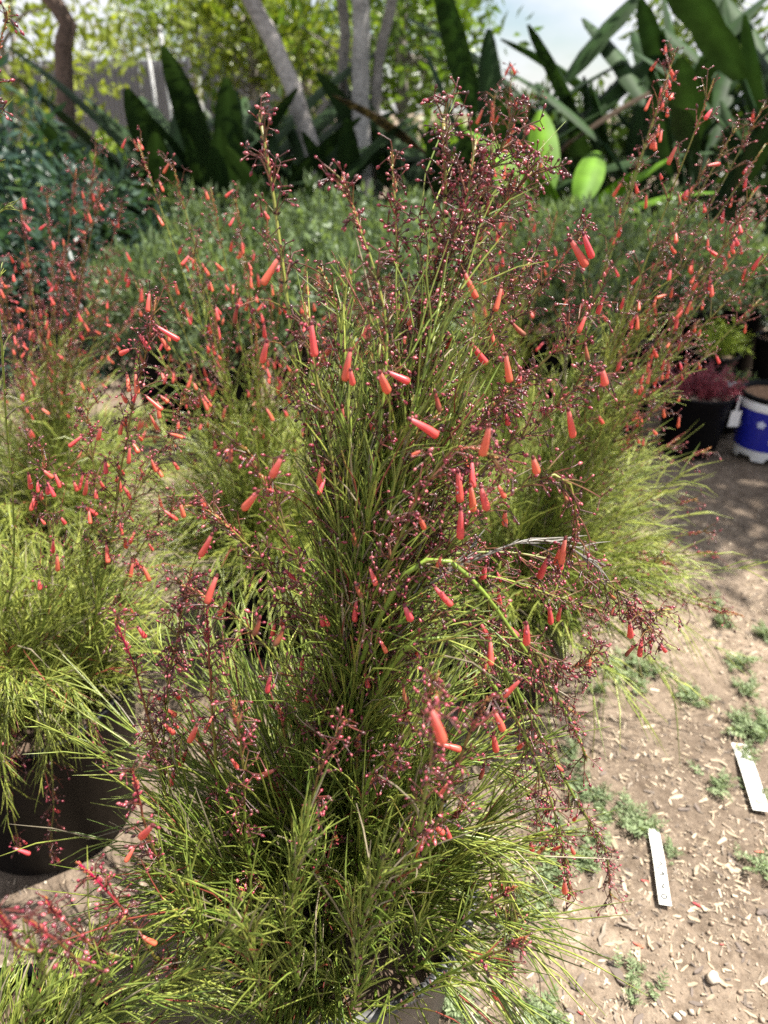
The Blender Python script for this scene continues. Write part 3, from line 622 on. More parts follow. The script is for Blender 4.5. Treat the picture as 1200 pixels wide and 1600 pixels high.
Ep = back_plant('wide firecracker plant behind the tall one with sprays arching towards the banana leaves', .36, 1.62,
    [(1045, 110), (1060, 80), (1120, 130), (1195, 230), (1190, 160), (1150, 200), (1215, 300), (1180, 300), (1110, 250), (1060, 330), (1200, 400), (1150, 360), (1100, 420), (1190, 470), (1040, 460), (1000, 500), (1090, 500), (960, 540), (1000, 600), (1080, 560)], (1.45, 1.85),
    dict(r0=.0036, tf=.55, budden=.5, lush=.9, redness=.25, fl=.030), potlabel='black nursery pot behind the tall plant beside the bare soil', nf=.26, cap=160)
px_fan(Ep, [(1090, 780, 1.55), (1100, 830, 1.4), (1110, 700, 1.7), (1060, 680, 1.75), (1115, 860, 1.4), (1050, 880, 1.3), (1140, 960, 1.25), (1165, 965, 1.2), (1010, 780, 1.6)], 1.6, (1.3, 1.7), r0=.003, tf=.72, nf=.25, lush=1.3, budden=.4, blen=.8)
Ep.done(10)
Fp = back_plant('upright firecracker plant rising behind the dense bud cluster in front of the dwarf shrubs', .36, 2.12,
    [(800, 120), (770, 160), (830, 150), (760, 240), (850, 220), (790, 280), (870, 330), (740, 340), (830, 400), (900, 420)], (1.9, 2.2),
    dict(r0=.0036, tf=.55, budden=.5, lush=.9, redness=.4, fl=.030), potlabel='black nursery pot behind the wide arching plant', nf=.28, cap=80)
Gp = back_plant('small pink flowered firecracker plant low behind the tall one on sunlit soil', -.05, 2.65,
    [(500, 430), (540, 420), (580, 440), (610, 430), (640, 450), (470, 470), (560, 480), (520, 500), (660, 470)], (2.4, 2.8),
    dict(r0=.003, tf=.4, budden=.8, lush=.6, redness=.7, fl=.027), tuft=(50, .15, .3), potlabel='black nursery pot with small pink flowered plant on sunlit soil', nf=.3, cap=70)

# ------------------------------------------------------------------ leaf masses
def leaf_template(w=.36, fold=.12, n=2):
    V = np.array([[0, 0, 0], [-w/2, fold, .35], [0, 0, .4], [w/2, fold, .35], [-w*.38, fold*.8, .72], [0, -.02, .75], [w*.38, fold*.8, .72], [0, -.06, 1.0]])
    return V, [np.array([[0, 2, 1], [0, 3, 2], [4, 5, 7], [5, 6, 7]]), np.array([[1, 2, 5, 4], [2, 3, 6, 5]])]
LV, LF = leaf_template()
TV_, TF_ = np.array([[0, 0, 0], [-.19, .10, .45], [0, 0, .5], [.19, .10, .45], [0, -.05, 1.0]]), [np.array([[0, 2, 1], [0, 3, 2], [1, 2, 4], [2, 3, 4]])]
def leaf_mass(acc, centres, radius, n, size, c_lo, c_hi, up=.5, flat=1.0, hang=0.0):
    """n leaves round each clump centre"""
    m = len(centres); O = np.repeat(np.asarray(centres, float), n, 0); d = unit(rng.normal(size=O.shape)); q = radius*rng.random((len(O), 1))**.45
    d[:, 2] *= flat; O = O+d*q
    ax = unit(d+np.array([0, 0, up-hang])+rng.normal(size=O.shape)*.45)
    S = rng.uniform(size*.6, size*1.25, len(O))
    clump = np.repeat(rng.random((m, 1)), n, 0)*.5+rng.random((len(O), 1))*.5
    spread(acc, TV_, TF_, O, ax, S, lerp(C3(*c_lo), C3(*c_hi), clump)*rng.uniform(.8, 1.15, (len(O), 1)))

# ---- mounded dwarf shrubs in pots
def shrub_mesh(k):
    a = Acc(); n = 170
    d = unit(rng.normal(size=(n, 3))); d[:, 2] = np.abs(d[:, 2])*1.0-.15
    lump = 1+.34*np.sin(d[:, 0]*5+k)*np.cos(d[:, 1]*4+2*k)+rng.normal(size=n)*.10
    Cn = d*np.array([.42, .42, .34])*lump[:, None]*rng.uniform(.72, 1, (n, 1)); Cn[:, 2] += .12
    leaf_mass(a, Cn, .06, 26, .05, (.085, .125, .06), (.22, .29, .15), up=.6)
    return a.mesh('crown', M_leaf)
def shrub_stems(k):
    a = Acc(); n = 9; ang = np.arange(n)*2*math.pi/n+k
    D = unit(np.stack([np.cos(ang)*.8, np.sin(ang)*.8, np.ones(n)], 1)); O = D*0; O[:, 2] = -.02
    tubes(a, grow(O, D, np.full(n, .38), np.full(n, .1), 6), np.linspace(.008, .003, 6)[None], C3(.10, .07, .05)[None, None], 5)
    return a.mesh('branches', M_bark)
SHR = [(shrub_mesh(k), shrub_stems(k)) for k in range(3)]
shr = [(470, 375, 3.5, 1.0, 'left of the dark gap'), (655, 385, 3.6, 1.0, 'behind the bud cluster'), (330, 400, 3.4, .95, 'beside the arching coral sprays'), (235, 385, 3.6, .85, 'next to the crowded coral plant'),
       (560, 300, 4.9, 1.1, 'under the grey trunks'), (420, 320, 5.1, .9, 'under the leaning trunk'), (670, 310, 4.7, 1.0, 'right of the grey trunks'),
       (890, 345, 3.9, .95, 'in front of the small bright leaved pot plant'), (985, 325, 4.3, 1.0, 'below the banana leaves'), (1090, 385, 4.4, .9, 'behind the arching right plant'),
       (300, 318, 5.0, .9, 'in front of the dark sword leaved clump'), (790, 350, 4.4, 1.0, 'behind the upright plant'), (1175, 400, 4.6, .9, 'at the end of the row under banana leaves')]
for i, (px, py, Y, s, where) in enumerate(shr):
    p = at(px, py, Y); hpot = max(.25, min(.45, p[2]-.28))
    make_pot('black pot of the dwarf shrub '+where, p[0], Y, hpot, .19, .16, group='pots of the dwarf shrubs')
    s *= rng.uniform(.8, 1.05); t = thing('dwarf_shrub', 'mounded grey green dwarf shrub '+where, 'shrub', (p[0], Y, hpot-.03), 'mounded dwarf shrubs in pots', rng.uniform(0, 6.28))
    cr, sm = SHR[i % 3]; c = link('crown', cr, t); c.scale = (s, s, s*max(.8, (p[2]-hpot+.15)/.36)); c.scale.z = min(c.scale.z, 1.35)
    link('branches', sm, t)

# ---- blue green bush on the left
def bush(label, x, y, rx, rz, z, nclump, nleaf, size, lo, hi, name='bush', cat='bush', group=None, cr=.16, hang=0.0, ry=None):
    t = thing(name, label, cat, (x, y, 0), group)
    a = Acc(); d = unit(rng.normal(size=(nclump, 3))); q = rng.uniform(.55, 1.05, (nclump, 1))
    Cn = d*q*np.array([rx, ry or rx, rz])+np.array([0, 0, z])
    Cn[:, 2] = np.maximum(Cn[:, 2], .12)
    leaf_mass(a, Cn, cr, nleaf, size, lo, hi, hang=hang)
    a.obj('crown', M_leaf, t)
    a = Acc(); n = 10; e = Cn[rng.integers(0, nclump, n)]*.9
    for k in range(n):
        P, _ = spline([np.array([rng.normal()*.05, rng.normal()*.05, -.05]), e[k]*np.array([.4, .4, .55]), e[k]], 8)
        tubes(a, P[None], np.linspace(.028, .008, 8)[None]*max(.5, rz), C3(.10, .075, .055)[None, None], 6)
    a.obj('trunk', M_bark, t)
    return t
bush('large blue green leafy bush beside the brown trunk at the fence', -2.75, 4.7, .8, .88, .95, 130, 26, .11, (.022, .05, .040), (.06, .115, .085))
bush('lower blue green bush behind the crowded coral flowers', -1.75, 4.5, .55, .55, .65, 80, 26, .09, (.022, .05, .038), (.07, .125, .08))
bush('small blue green bush left of the crowded coral plant', -2.5, 3.6, .5, .5, .55, 80, 26, .09, (.022, .05, .040), (.06, .11, .08))
bush('sunlit yellow green shrub in front of the grey fence', -3.9, 8.2, .9, .5, .6, 110, 22, .10, (.10, .17, .02), (.26, .34, .04))
bush('bright lime shrub between fence and sword leaved clump', -2.9, 8.6, .7, .5, .75, 90, 22, .12, (.12, .2, .02), (.3, .38, .05))

# ---- sword leaved clumps and giant banana like leaves
def blade_mesh(L, w, stalk, lo, hi, bend, name='leaf', seg=9, tear=0.0):
    """stalk then a broad blade with a midrib fold, curving over"""
    a = Acc(); s = np.linspace(0, 1, seg); tot = stalk+L
    ctr = np.stack([np.zeros(seg*2), bend*(np.linspace(0, 1, seg*2)**2.2)*tot, np.linspace(0, 1, seg*2)*tot*(1-.25*bend*np.linspace(0, 1, seg*2)**2)], 1)
    full = np.linspace(0, 1, seg*2)
    def c(u): return np.stack([np.interp(u, full, ctr[:, k]) for k in range(3)], -1)
    su = np.linspace(0, stalk/tot, 6) if stalk > 0 else np.array([0, .02])
    tubes(a, c(su)[None], np.linspace(.022, .012, len(su))[None]*min(1.4, w/.14), C3(*lo)[None, None]*1.4, 6)
    u = lerp(stalk/tot, 1, s); mid = c(u); wd = w*np.sin(np.clip(s*.93+.05, 0, 1)*math.pi)**.55*(1-.25*s)
    V = []; 
    for k in range(seg):
        j1, j2 = 1-tear*rng.random(), 1-tear*rng.random()
        V += [mid[k]+np.array([-wd[k]*.5*j1, .22*wd[k], 0]), mid[k]+np.array([-wd[k]*.27, .09*wd[k], 0]), mid[k], mid[k]+np.array([wd[k]*.27, .09*wd[k], 0]), mid[k]+np.array([wd[k]*.5*j2, .22*wd[k], 0])]
    V = np.array(V); ix = np.arange(seg*5).reshape(seg, 5)
    q = np.stack([ix[:-1, :-1], ix[:-1, 1:], ix[1:, 1:], ix[1:, :-1]], -1).reshape(-1, 4)
    cc = lerp(C3(*lo), C3(*hi), rng.random((seg, 1)).repeat(5, 1).reshape(-1, 1)*.5+.25)
    cc.reshape(seg, 5, 3)[:, 2] *= 1.5
    a.add(V, q, cc)
    return a.mesh(name, M_bigleaf)
SW = [blade_mesh(.55+.1*k, .13+.02*k, .55, (.014, .030, .012), (.032, .06, .02), .25+.12*k) for k in range(3)]
GIANT = [blade_mesh(.85+.12*k, .25+.03*k, 1.25+.25*k, (.012, .030, .010), (.026, .052, .014), .18+.12*k, tear=.25) for k in range(3)]
LIME = [blade_mesh(.42, .15, .28, (.06, .13, .012), (.095, .19, .015), .35+.15*k) for k in range(2)]
def clump(name, label, x, y, meshes, n, tilt, s, cat='plant', group=None, z=0.0):
    t = thing(name, label, cat, (x, y, z), group)
    for k in range(n):
        o = link('leaf', meshes[k % len(meshes)], t, (rng.normal()*.06, rng.normal()*.06, -.02))
        az = k*2.4+rng.normal()*.3; ti = tilt*(.25+.9*k/n)+rng.normal()*.05
        o.rotation_euler = (-ti, rng.normal()*.15, az); q = s*rng.uniform(.8, 1.15); o.scale = (q, q, q)
    return t
for (x, y, s, l) in [(-1.95, 6.1, 1.0, 'dark sword leaved clump nearest the grey fence'), (-1.35, 6.4, 1.05, 'dark sword leaved clump left of the leaning trunk'), (-.85, 6.0, .95, 'dark sword leaved clump in front of the leaning trunk base'), (-1.65, 7.0, 1.2, 'tall dark sword leaved clump behind the others'), (-.3, 6.9, 1.0, 'dark sword leaved clump between leaning and straight trunks'), (.55, 7.0, 1.1, 'dark sword leaved clump right of the straight trunks')]:
    clump('sword_leaf_plant', l, x, y, SW, 26, .62, s*1.5, group='dark sword leaved clumps')
for (x, y, s, n, l) in [(2.55, 6.2, 1.0, 15, 'banana leaved plant towering above the arching right plant'), (3.35, 6.0, 1.05, 15, 'banana leaved plant farther right with torn dark leaves'), (2.25, 7.2, 1.0, 12, 'banana leaved plant next to the open sky gap'), (3.1, 7.4, 1.15, 14, 'banana leaved plant at the back of its group'), (4.0, 7.0, 1.1, 14, 'banana leaved plant at the end of its group'), (.98, 6.9, .95, 9, 'dark banana leaved plant with withered leaves beside the open sky gap')]:
    BANANA_GAP = clump('banana_leaf_plant', l, x, y, GIANT, n, .30, s, group='banana leaved plants')
DEAD = blade_mesh(.75, .26, 1.45, (.05, .034, .024), (.085, .06, .042), .55, tear=.4)
for (az, ti) in ((-1.9, .12), (2.2, .2)):
    o = link('leaf', DEAD, BANANA_GAP, (0, 0, -.02)); o.rotation_euler = (-ti, .1, az); o['label'] = 'withered brown leaf'
pl = at(893, 268, 5.2)
make_pot('black nursery pot of the bright lime broad leaved plant', pl[0], 5.2, .62, .17, .14)
clump('lime_leaf_plant', 'bright lime broad leaved plant in a black pot before the banana leaves', pl[0], 5.2, LIME, 13, .75, 1.45, z=.58)

# ---- trees
def tree(label, pts, r0, r1, crown, bark=(.26, .23, .20), lo=(.06, .10, .02), hi=(.2, .26, .04), size=.12, nleaf=30, cr=.30, nclump=90, name='tree', hang=.2, group=None):
    """pts: trunk line in metres; crown = (centre, radii)"""
    base = np.array(pts[0], float); t = thing(name, label, 'tree', base, group)
    a = Acc(); P, L = spline(pts, 24); P = P-base
    P += rng.normal(size=P.shape)*.004
    tubes(a, P[None], np.linspace(r0, r1, 24)[None], (C3(*bark)*rng.uniform(.75, 1.25, (24, 1)))[None], 12)
    cc, rr = np.array(crown[0], float)-base, np.array(crown[1], float)
    d = unit(rng.normal(size=(nclump, 3))); Cn = cc+d*rr*rng.uniform(.35, 1.05, (nclump, 1))
    for k in range(12):
        e = Cn[rng.integers(0, nclump)]; s0 = P[rng.integers(14, 24)]
        Q, _ = spline([s0, lerp(s0, e, .5)+np.array([0, 0, .12]), e], 8)
        tubes(a, Q[None], np.linspace(r1*.6, r1*.15, 8)[None], C3(*bark)[None, None]*.8, 6)
    a.obj('trunk', M_bark, t)
    a = Acc(); leaf_mass(a, Cn, cr, nleaf, size, lo, hi, hang=hang); a.obj('crown', M_leaf, t)
    return t
def trunk_px(pl, Y): 
    return [at(px, py, Y) for px, py in pl]
def rooted(pl, Y):
    q = trunk_px(pl, Y); b = q[0].copy(); d = unit(q[0]-q[1]); b = q[0]+d*(q[0][2]/max(.2, -d[2])); b[2] = -.05
    return [b]+q
tree('pale grey tree with a trunk leaning left over the sword leaved clumps', rooted([(500, 280), (455, 130), (392, 0)], 6.6)+[np.array([-1.9, 6.8, 3.6])], .085, .05, ((-1.6, 7.0, 4.0), (1.4, 1.3, .9)), bark=(.33, .30, .28), nclump=150)
tree('pale grey tree with the thickest straight trunk behind the dwarf shrubs', rooted([(566, 240), (564, 120), (563, 0)], 6.8)+[np.array([-.3, 6.9, 3.6])], .085, .06, ((.2, 7.0, 4.1), (1.4, 1.3, .9)), bark=(.36, .34, .32), nclump=160)
tree('slim grey tree with a straight trunk left of the thickest one', rooted([(538, 240), (536, 120), (533, 0)], 7.4)+[np.array([-.7, 7.6, 3.6])], .055, .04, ((-.9, 7.9, 4.2), (1.1, 1.0, .9)), bark=(.22, .2, .18), nclump=60)
tree('slim grey tree curving right behind the thickest straight trunk', rooted([(583, 230), (590, 110), (612, 0)], 7.2)+[np.array([.4, 7.3, 3.6])], .055, .04, ((1.3, 7.4, 4.2), (1.4, 1.2, .9)), bark=(.24, .22, .20), nclump=130)
tree('brown trunked tree standing before the grey fence behind the blue green bush', rooted([(105, 190), (97, 90), (82, 0)], 7.5)+[np.array([-4.2, 7.6, 3.6])], .085, .07, ((-4.6, 7.8, 4.6), (1.3, 1.3, 1.1)), bark=(.13, .09, .07), nclump=70)
# overhanging tree on the right (crown above the frame) that shades the soil by the small pots
tree('tall tree right of the bare soil whose crown shades the small pots', [(4.7, 3.5, -.05), (4.6, 3.5, 1.8), (4.2, 3.5, 3.4), (3.9, 3.5, 4.6)], .16, .08, ((3.75, 3.45, 4.4), (1.25, 1.0, .75)), nclump=150, nleaf=34, cr=.34, size=.14)
# backlit leaves and far trees behind
for (px, Y, z, rx, rz, lo, hi, l) in [(400, 10.5, 2.4, .9, .9, (.10, .16, .02), (.30, .34, .05), 'yellow green tree behind the leaning trunk'),
        (480, 11.5, 2.6, 1.3, 1.1, (.10, .17, .02), (.32, .36, .06), 'bright yellow leaved tree between leaning and straight trunks'),
        (630, 10.0, 2.2, 1.3, 1.2, (.05, .10, .015), (.16, .24, .03), 'deep green tree right of the straight trunks'),
        (665, 13.0, 2.6, .9, 1.2, (.05, .09, .02), (.14, .20, .04), 'dark green tree beside the open sky gap'),
        (20, 11.0, 2.2, 1.6, 1.4, (.12, .17, .02), (.30, .34, .05), 'yellow green tree left of the brown trunk'),
        (205, 19.0, 2.4, 1.9, 1.5, (.10, .12, .025), (.24, .25, .06), 'olive coloured tree behind the grey fence'),
        (1140, 12.0, 2.2, 1.6, 1.2, (.04, .07, .02), (.12, .17, .04), 'dark green tree behind the banana leaves'),
        (300, 15.6, 2.9, 1.2, .8, (.09, .16, .02), (.26, .32, .05), 'light green tree above the taller fence panel')]:
    p = at(px, 130, Y)
    tree(l, [(p[0], Y, -.05), (p[0]+.05, Y, z*.4), (p[0], Y, z*.7), (p[0]-.05, Y, z)], .09, .05, ((p[0], Y, z), (rx, rx*.8, rz)), lo=lo, hi=hi, nclump=70, nleaf=17, cr=.34, size=.20, group='trees along the back')
bush('sunlit green shrub behind the straight trunks', .85, 9.0, .8, .6, .8, 80, 20, .14, (.10, .19, .015), (.24, .36, .03))
bush('dark hedge like shrub behind the banana leaves', 3.4, 8.6, 1.4, .8, .9, 160, 22, .15, (.02, .04, .012), (.05, .085, .02), cr=.3)
bush('dark shrub behind the sword leaved clumps', -1.4, 8.6, 1.3, .7, .75, 140, 22, .15, (.02, .04, .012), (.06, .10, .02), cr=.26)
bush('dark shrub right of the straight trunks', 1.5, 8.2, .8, .7, .75, 100, 22, .15, (.02, .04, .012), (.06, .10, .02), cr=.26)

bush('dark low shrub filling the foot of the open sky gap', 2.3, 10.4, 1.3, .7, .85, 110, 22, .16, (.04, .07, .02), (.13, .18, .05), cr=.28)

# ---- fence and poles
def fence(label, x0, x1, y, h, pw, n_corr=9):
    t = thing('metal_fence', label, 'fence', (x0, y, 0)); n = int(round((x1-x0)/pw))
    a = Acc(); k = n_corr*2+1; xs = np.linspace(0, pw-.012, k); ys = np.where(np.arange(k) % 2 == 0, -.014, .014)
    F_ = np.stack([np.stack([xs, ys, np.full(k, .05)], 1), np.stack([xs, ys, np.full(k, h)], 1)]); Bk = F_[::-1]+np.array([0, .004, 0])
    V = np.concatenate([F_, Bk]).reshape(-1, 3); ix = np.arange(k*4).reshape(4, k); ix = np.vstack([ix, ix[:1]])
    a.add(V, np.stack([ix[:-1, :-1], ix[:-1, 1:], ix[1:, 1:], ix[1:, :-1]], -1).reshape(-1, 4)); me = a.mesh('panel', M_fence, False)
    a = Acc(); V, f = box(0, .05, h/2+.02, .06, .06, h+.08); a.add(V, f); mp = a.mesh('post', M_fence, False)
    for i in range(n): link('panel', me, t, (i*pw, 0, 0))
    for i in range(0, n+1, 2): link('post', mp, t, (i*pw-.006, 0, 0))
    a = Acc(); V, f = box(n*pw/2, .035, h*.8, n*pw, .03, .05); a.add(V, f); a.obj('rail', M_fence, t, False)
    return t
fence('long grey corrugated metal fence behind the brown trunk', -11.5, -3.3, 14.0, 2.2, .82)
fence('taller grey corrugated fence section behind the white poles', -3.2, -.1, 14.6, 2.62, .775)
for (px, y0, y1, Y, r, l) in [(250, 45, 115, 10.0, .022, 'tall pale grey pole before the taller fence section'), (231, 75, 118, 10.2, .02, 'shorter pale grey pole beside the tall one')]:
    p1 = at(px, y0, Y); t = thing('pole', l, 'pole', (p1[0], Y, 0), 'pale poles by the fence')
    a = Acc(); V, f = lathe([(r, -.05), (r, p1[2])], 12); a.add(V, f); a.obj('shaft', M_print2, t)
    a = Acc(); V, f = lathe([(r*1.15, p1[2]-.04), (r*1.2, p1[2]+.004), (r*.8, p1[2]+.03)], 12); a.add(V, f); a.obj('cap', M_print2, t)

# ---- small pots on the right
def gp(px, py): q = on_ground(px, py); return q[0], q[1]
x, y = gp(1072, 700); make_pot('black pot of the dark red tufted plant beside the blue pot', x, y, .31, .165, .135, .03, soilcol=(.3, .24, .18)); RX, RY = x, y
def tuftlet(label, x, y, z, n, L, lo, hi, r, name, mat=None, needles=10, nl=(.02, .05), out=.8, cat='plant', wid=.0014):
    t = thing(name, label, cat, (x, y, z)); a = Acc(); b = Acc(); ang = rng.uniform(0, 6.28, n); q = rng.uniform(0, r, n)
    O = np.stack([q*np.cos(ang), q*np.sin(ang), np.full(n, -.01)], 1); o = rng.uniform(.1, out, n)
    D = unit(np.stack([np.cos(ang)*o, np.sin(ang)*o, np.ones(n)], 1)); B_ = grow(O, D, rng.uniform(L*.5, L, n), rng.uniform(0, .3, n), 6)
    c = lerp(C3(*lo), C3(*hi), rng.random((n, 1)))
    tubes(a, B_, np.linspace(.0025, .001, 6)[None], np.repeat(c[:, None], 6, 1)*.8, 4)
    T = unit(np.gradient(B_, axis=1))
    for j in range(needles):
        i = rng.integers(1, 6, n); ar = np.arange(n); T2 = T[ar, i]; D2 = unit(T2+perp(T2)*rng.uniform(.5, 1.1, (n, 1)))
        cc = lerp(C3(*lo), C3(*hi), rng.random((n, 1)))
        tubes(b, grow(B_[ar, i], D2, rng.uniform(nl[0], nl[1], n), rng.uniform(0, .3, n), 3), np.array([[wid, wid*1.1, wid*.3]]), np.repeat(cc[:, None], 3, 1), 3)
    a.obj('stems', M_stem, t); w = b.obj('leaves', M_needle, t); w['kind'] = 'stuff'
    return t
tuftlet('dark red tufted little plant in the black pot beside the blue pot', RX+.02, RY+.02, .28, 110, .17, (.18, .03, .05), (.40, .08, .10), .11, 'red_tuft_plant', needles=16, nl=(.015, .04), out=1.1, wid=.002)
x, y = gp(1120, 668); make_pot('small black pot with a white label behind the red tufted plant', x, y, .27, .125, .10, .03, soilcol=(.2, .16, .12)); X2, Y2 = x, y
tuftlet('sparse small green seedling in the pot with the white label', x+.03, y, .245, 14, .10, (.10, .16, .03), (.2, .28, .06), .05, 'seedling', needles=10, wid=.002)
t = thing('plant_label', 'white plant label on the rim of the small black pot', 'label', (X2-.06, Y2-.135, .20))
a = Acc(); V, f = box(0, -.012, .07, .045, .002, .085); V[4:] += [0, -.006, 0]; a.add(V, f); a.obj('face', M_white, t, False)
a = Acc(); V, f = box(0, 0, -.02, .012, .003, .10); a.add(V, f); a.obj('stake', M_white, t, False)
t = thing('plant_label', 'white plant label hanging low on the side of the black pot by the blue pot', 'label', (RX+.155, RY-.10, .17))
a = Acc(); V, f = box(0, 0, .03, .05, .002, .08); a.add(V, f); a.obj('face', M_white, t, False)
a = Acc(); V, f = box(0, .004, .10, .010, .003, .08); a.add(V, f); a.obj('stake', M_white, t, False)
x, y = gp(1100, 615); make_pot('black pot of the bright yellow green feathery plant', x, y, .26, .14, .115)
tuftlet('bright yellow green feathery little plant behind the red tufted one', x, y, .23, 34, .24, (.16, .24, .02), (.34, .42, .05), .06, 'feathery_plant', needles=26, nl=(.03, .07), out=.7, wid=.0022)
x, y = gp(952, 690); make_pot('empty looking black pot of pale soil behind the right plant foliage', x, y, .31, .165, .135, .025, soilcol=(.3, .24, .18))
x, y = gp(915, 640); make_pot('black pot half hidden by stems left of the pale soil pot', x, y, .31, .15, .125, .03, soilcol=(.25, .2, .15))
x, y = gp(1010, 610); make_pot('black pot under the arching sprays behind the red tufted plant', x, y, .31, .16, .13, .03, soilcol=(.15, .12, .09))
x, y = gp(1205, 595); make_pot('black pot of the dark needle leaved plant above the blue pot', x, y, .28, .15, .125, .03)
tuftlet('dark green needle leaved plant in a pot above the blue pot', x, y, .25, 60, .34, (.02, .045, .02), (.05, .09, .035), .08, 'needle_plant', needles=24, nl=(.03, .06), out=.8, wid=.002)

# blue and white pot
x, y = 1.885, 3.22
t = thing('blue_white_pot', 'blue and white glossy pot with white flower emblems and a black liner', 'plant pot', (x, y, 0))
H, R0, R1 = .325, .128, .158
def rad(z): return lerp(R0, R1, z/H)
a = Acc(); V, f = lathe([(rad(.055)+.0, .055), (rad(.255), .255)], 48, False, False); a.add(V, f); a.obj('blue_band', M_blue, t)
a = Acc(); V, f = lathe([(rad(.255)+.001, .2552), (rad(.30)+.002, .30), (rad(.30)-.006, .302)], 48, False, False); a.add(V, f); a.obj('upper_band', M_white, t)
a = Acc(); sd = 60; ang = np.arange(sd)*2*math.pi/sd
zb = np.where(np.abs((ang*6/(2*math.pi)) % 1-.5) < .22, .022, 0.0)
V = np.concatenate([np.stack([rad(0)*np.cos(ang), rad(0)*np.sin(ang), zb], 1), np.stack([(rad(.0548)+.002)*np.cos(ang), (rad(.0548)+.002)*np.sin(ang), np.full(sd, .0548)], 1)])
ix = np.arange(2*sd).reshape(2, sd); nx = np.roll(ix, -1, 1); a.add(V, np.stack([ix[0], nx[0], nx[1], ix[1]], -1)); a.obj('scalloped_foot', M_white, t)
a = Acc(); V, f = lathe([(R1-.004, .297), (R1+.004, .302), (R1+.008, .318), (R1+.004, H), (R1-.008, H), (R1-.012, .30), (R0-.01, .03)], 48, False, True); a.add(V, f); a.obj('liner', M_black, t)
a = Acc(); V, f = lathe([(.002, .302), (R1-.0125, .300)], 40, True, False); a.add(V, f, C3(.22, .13, .08)); a.obj('soil', M_soil, t)
def emblem(u, z, s):
    a = Acc(); r = rad(z)+.0025
    def on(dx, dz): 
        an = u+dx/r; q = rad(z+dz)+.0025; return [q*math.cos(an), q*math.sin(an), z+dz]
    for k in range(5):
        an = k*2*math.pi/5+.3; cx, cz = s*.62*math.cos(an), s*.62*math.sin(an)
        V = [on(cx, cz)]+[on(cx+s*.40*math.cos(w), cz+s*.40*math.sin(w)) for w in np.linspace(0, 2*math.pi, 10, endpoint=False)]
        V = np.array(V); V[:, :2] *= 1+.0004*k
        a.add(V, np.array([[0, 1+i, 1+(i+1) % 10] for i in range(10)]))
    V = np.array([on(0, 0)]+[on(s*.3*math.cos(w), s*.3*math.sin(w)) for w in np.linspace(0, 2*math.pi, 10, endpoint=False)]); V[:, :2] *= 1.003
    a.add(V, np.array([[0, 1+i, 1+(i+1) % 10] for i in range(10)]))
    return a.obj('flower_emblem', M_print, t)
for u, z, s in [(4.02, .195, .020), (4.55, .175, .020), (4.50, .115, .020), (5.3, .19, .022), (3.2, .17, .02), (2.4, .15, .02), (5.9, .13, .02)]: emblem(u, z, s)

# ---- stones, plant tags, fallen flowers
def stone_mesh(k):
    V, f = lathe([(.05, -.5), (.36, -.42), (.50, -.05), (.42, .3), (.2, .46), (.03, .5)], 9)
    V = V*(1+.18*np.sin(V[:, :1]*7+k)*np.cos(V[:, 1:2]*6+2*k)+.1*rng.normal(size=(len(V), 1)))
    a = Acc(); a.add(V, f, C3(*[(.50, .42, .33), (.42, .38, .34), (.55, .50, .42)][k % 3])*rng.uniform(.8, 1.1, (len(V), 1))); return a.mesh('stone', M_chip)
STN = [stone_mesh(k) for k in range(3)]
for i, (px, py, s, l) in enumerate([(1140, 553, .09, 'pale rounded stone behind the blue pot'), (1158, 556, .06, 'smaller pale stone next to the rounded one'), (1168, 570, .07, 'dull brown stone behind the blue pot'), (1143, 615, .05, 'flat pale stone between black pots and blue pot'), (1142, 1145, .020, 'split pinkish white pebble near the weeds'), (1062, 1580, .016, 'yellowish pebble among the wood chips'), (1118, 1520, .032, 'pale angular stone, largest among the wood chips')]):
    x, y = gp(px, py); o = link('stone', STN[i % 3], None, (x, y, float(gz(x, y))+s*.25)); o.scale = (s, s*.8, s*.6); o.rotation_euler = (rng.normal()*.2, rng.normal()*.2, rng.uniform(0, 6))
    tag(o, l, 'stone')
def plant_tag(label, p0, p1, w, curl, marks, hole):
    A_, B_ = on_ground(*p0), on_ground(*p1); c = (A_+B_)/2; d = B_-A_; L = math.hypot(d[0], d[1])
    t = thing('plant_tag', label, 'plant tag', (c[0], c[1], float(gz(c[0], c[1]))+.010), None, math.atan2(d[1], d[0]))
    n = 16; xs = np.linspace(-L/2, L/2, n); zc = curl*np.cos(xs/L*5+.6)+.002
    a = Acc(); Vt = []
    for k in range(n): Vt += [[xs[k], -w/2, zc[k]], [xs[k], w/2, zc[k]], [xs[k], w/2, zc[k]-.0014], [xs[k], -w/2, zc[k]-.0014]]
    ix = np.arange(n*4).reshape(n, 4); nx = np.roll(ix, -1, 1)
    a.add(np.array(Vt), [np.stack([ix[:-1], ix[1:], nx[1:], nx[:-1]], -1).reshape(-1, 4), ix[0:1], ix[-1:, ::-1]]); a.obj('strip', M_tag, t, False)
    for (u, v, r) in hole:
        zz = float(np.interp(u*L, xs, zc)); V, f = lathe([(r*.55, 0), (r, 0), (r, .0006), (r*.55, .0006)], 16, False, False)
        a = Acc(); a.add(V+[u*L, v*w, zz+.0006], f); a.obj('punched_hole', M_ink, t, False)
    a = Acc()
    for (u0, v0, u1, v1) in marks:
        z0, z1 = np.interp(u0*L, xs, zc), np.interp(u1*L, xs, zc)
        P = np.array([[u0*L, v0*w, z0+.0005], [lerp(u0, u1, .5)*L, (lerp(v0, v1, .5)+.06)*w, (z0+z1)/2+.0006], [u1*L, v1*w, z1+.0005]])
        tubes(a, P[None], np.full((1, 3), .0018), C3(.05, .1, .1)[None, None], 4)
    if marks: a.obj('ink_marks', M_ink, t, False)
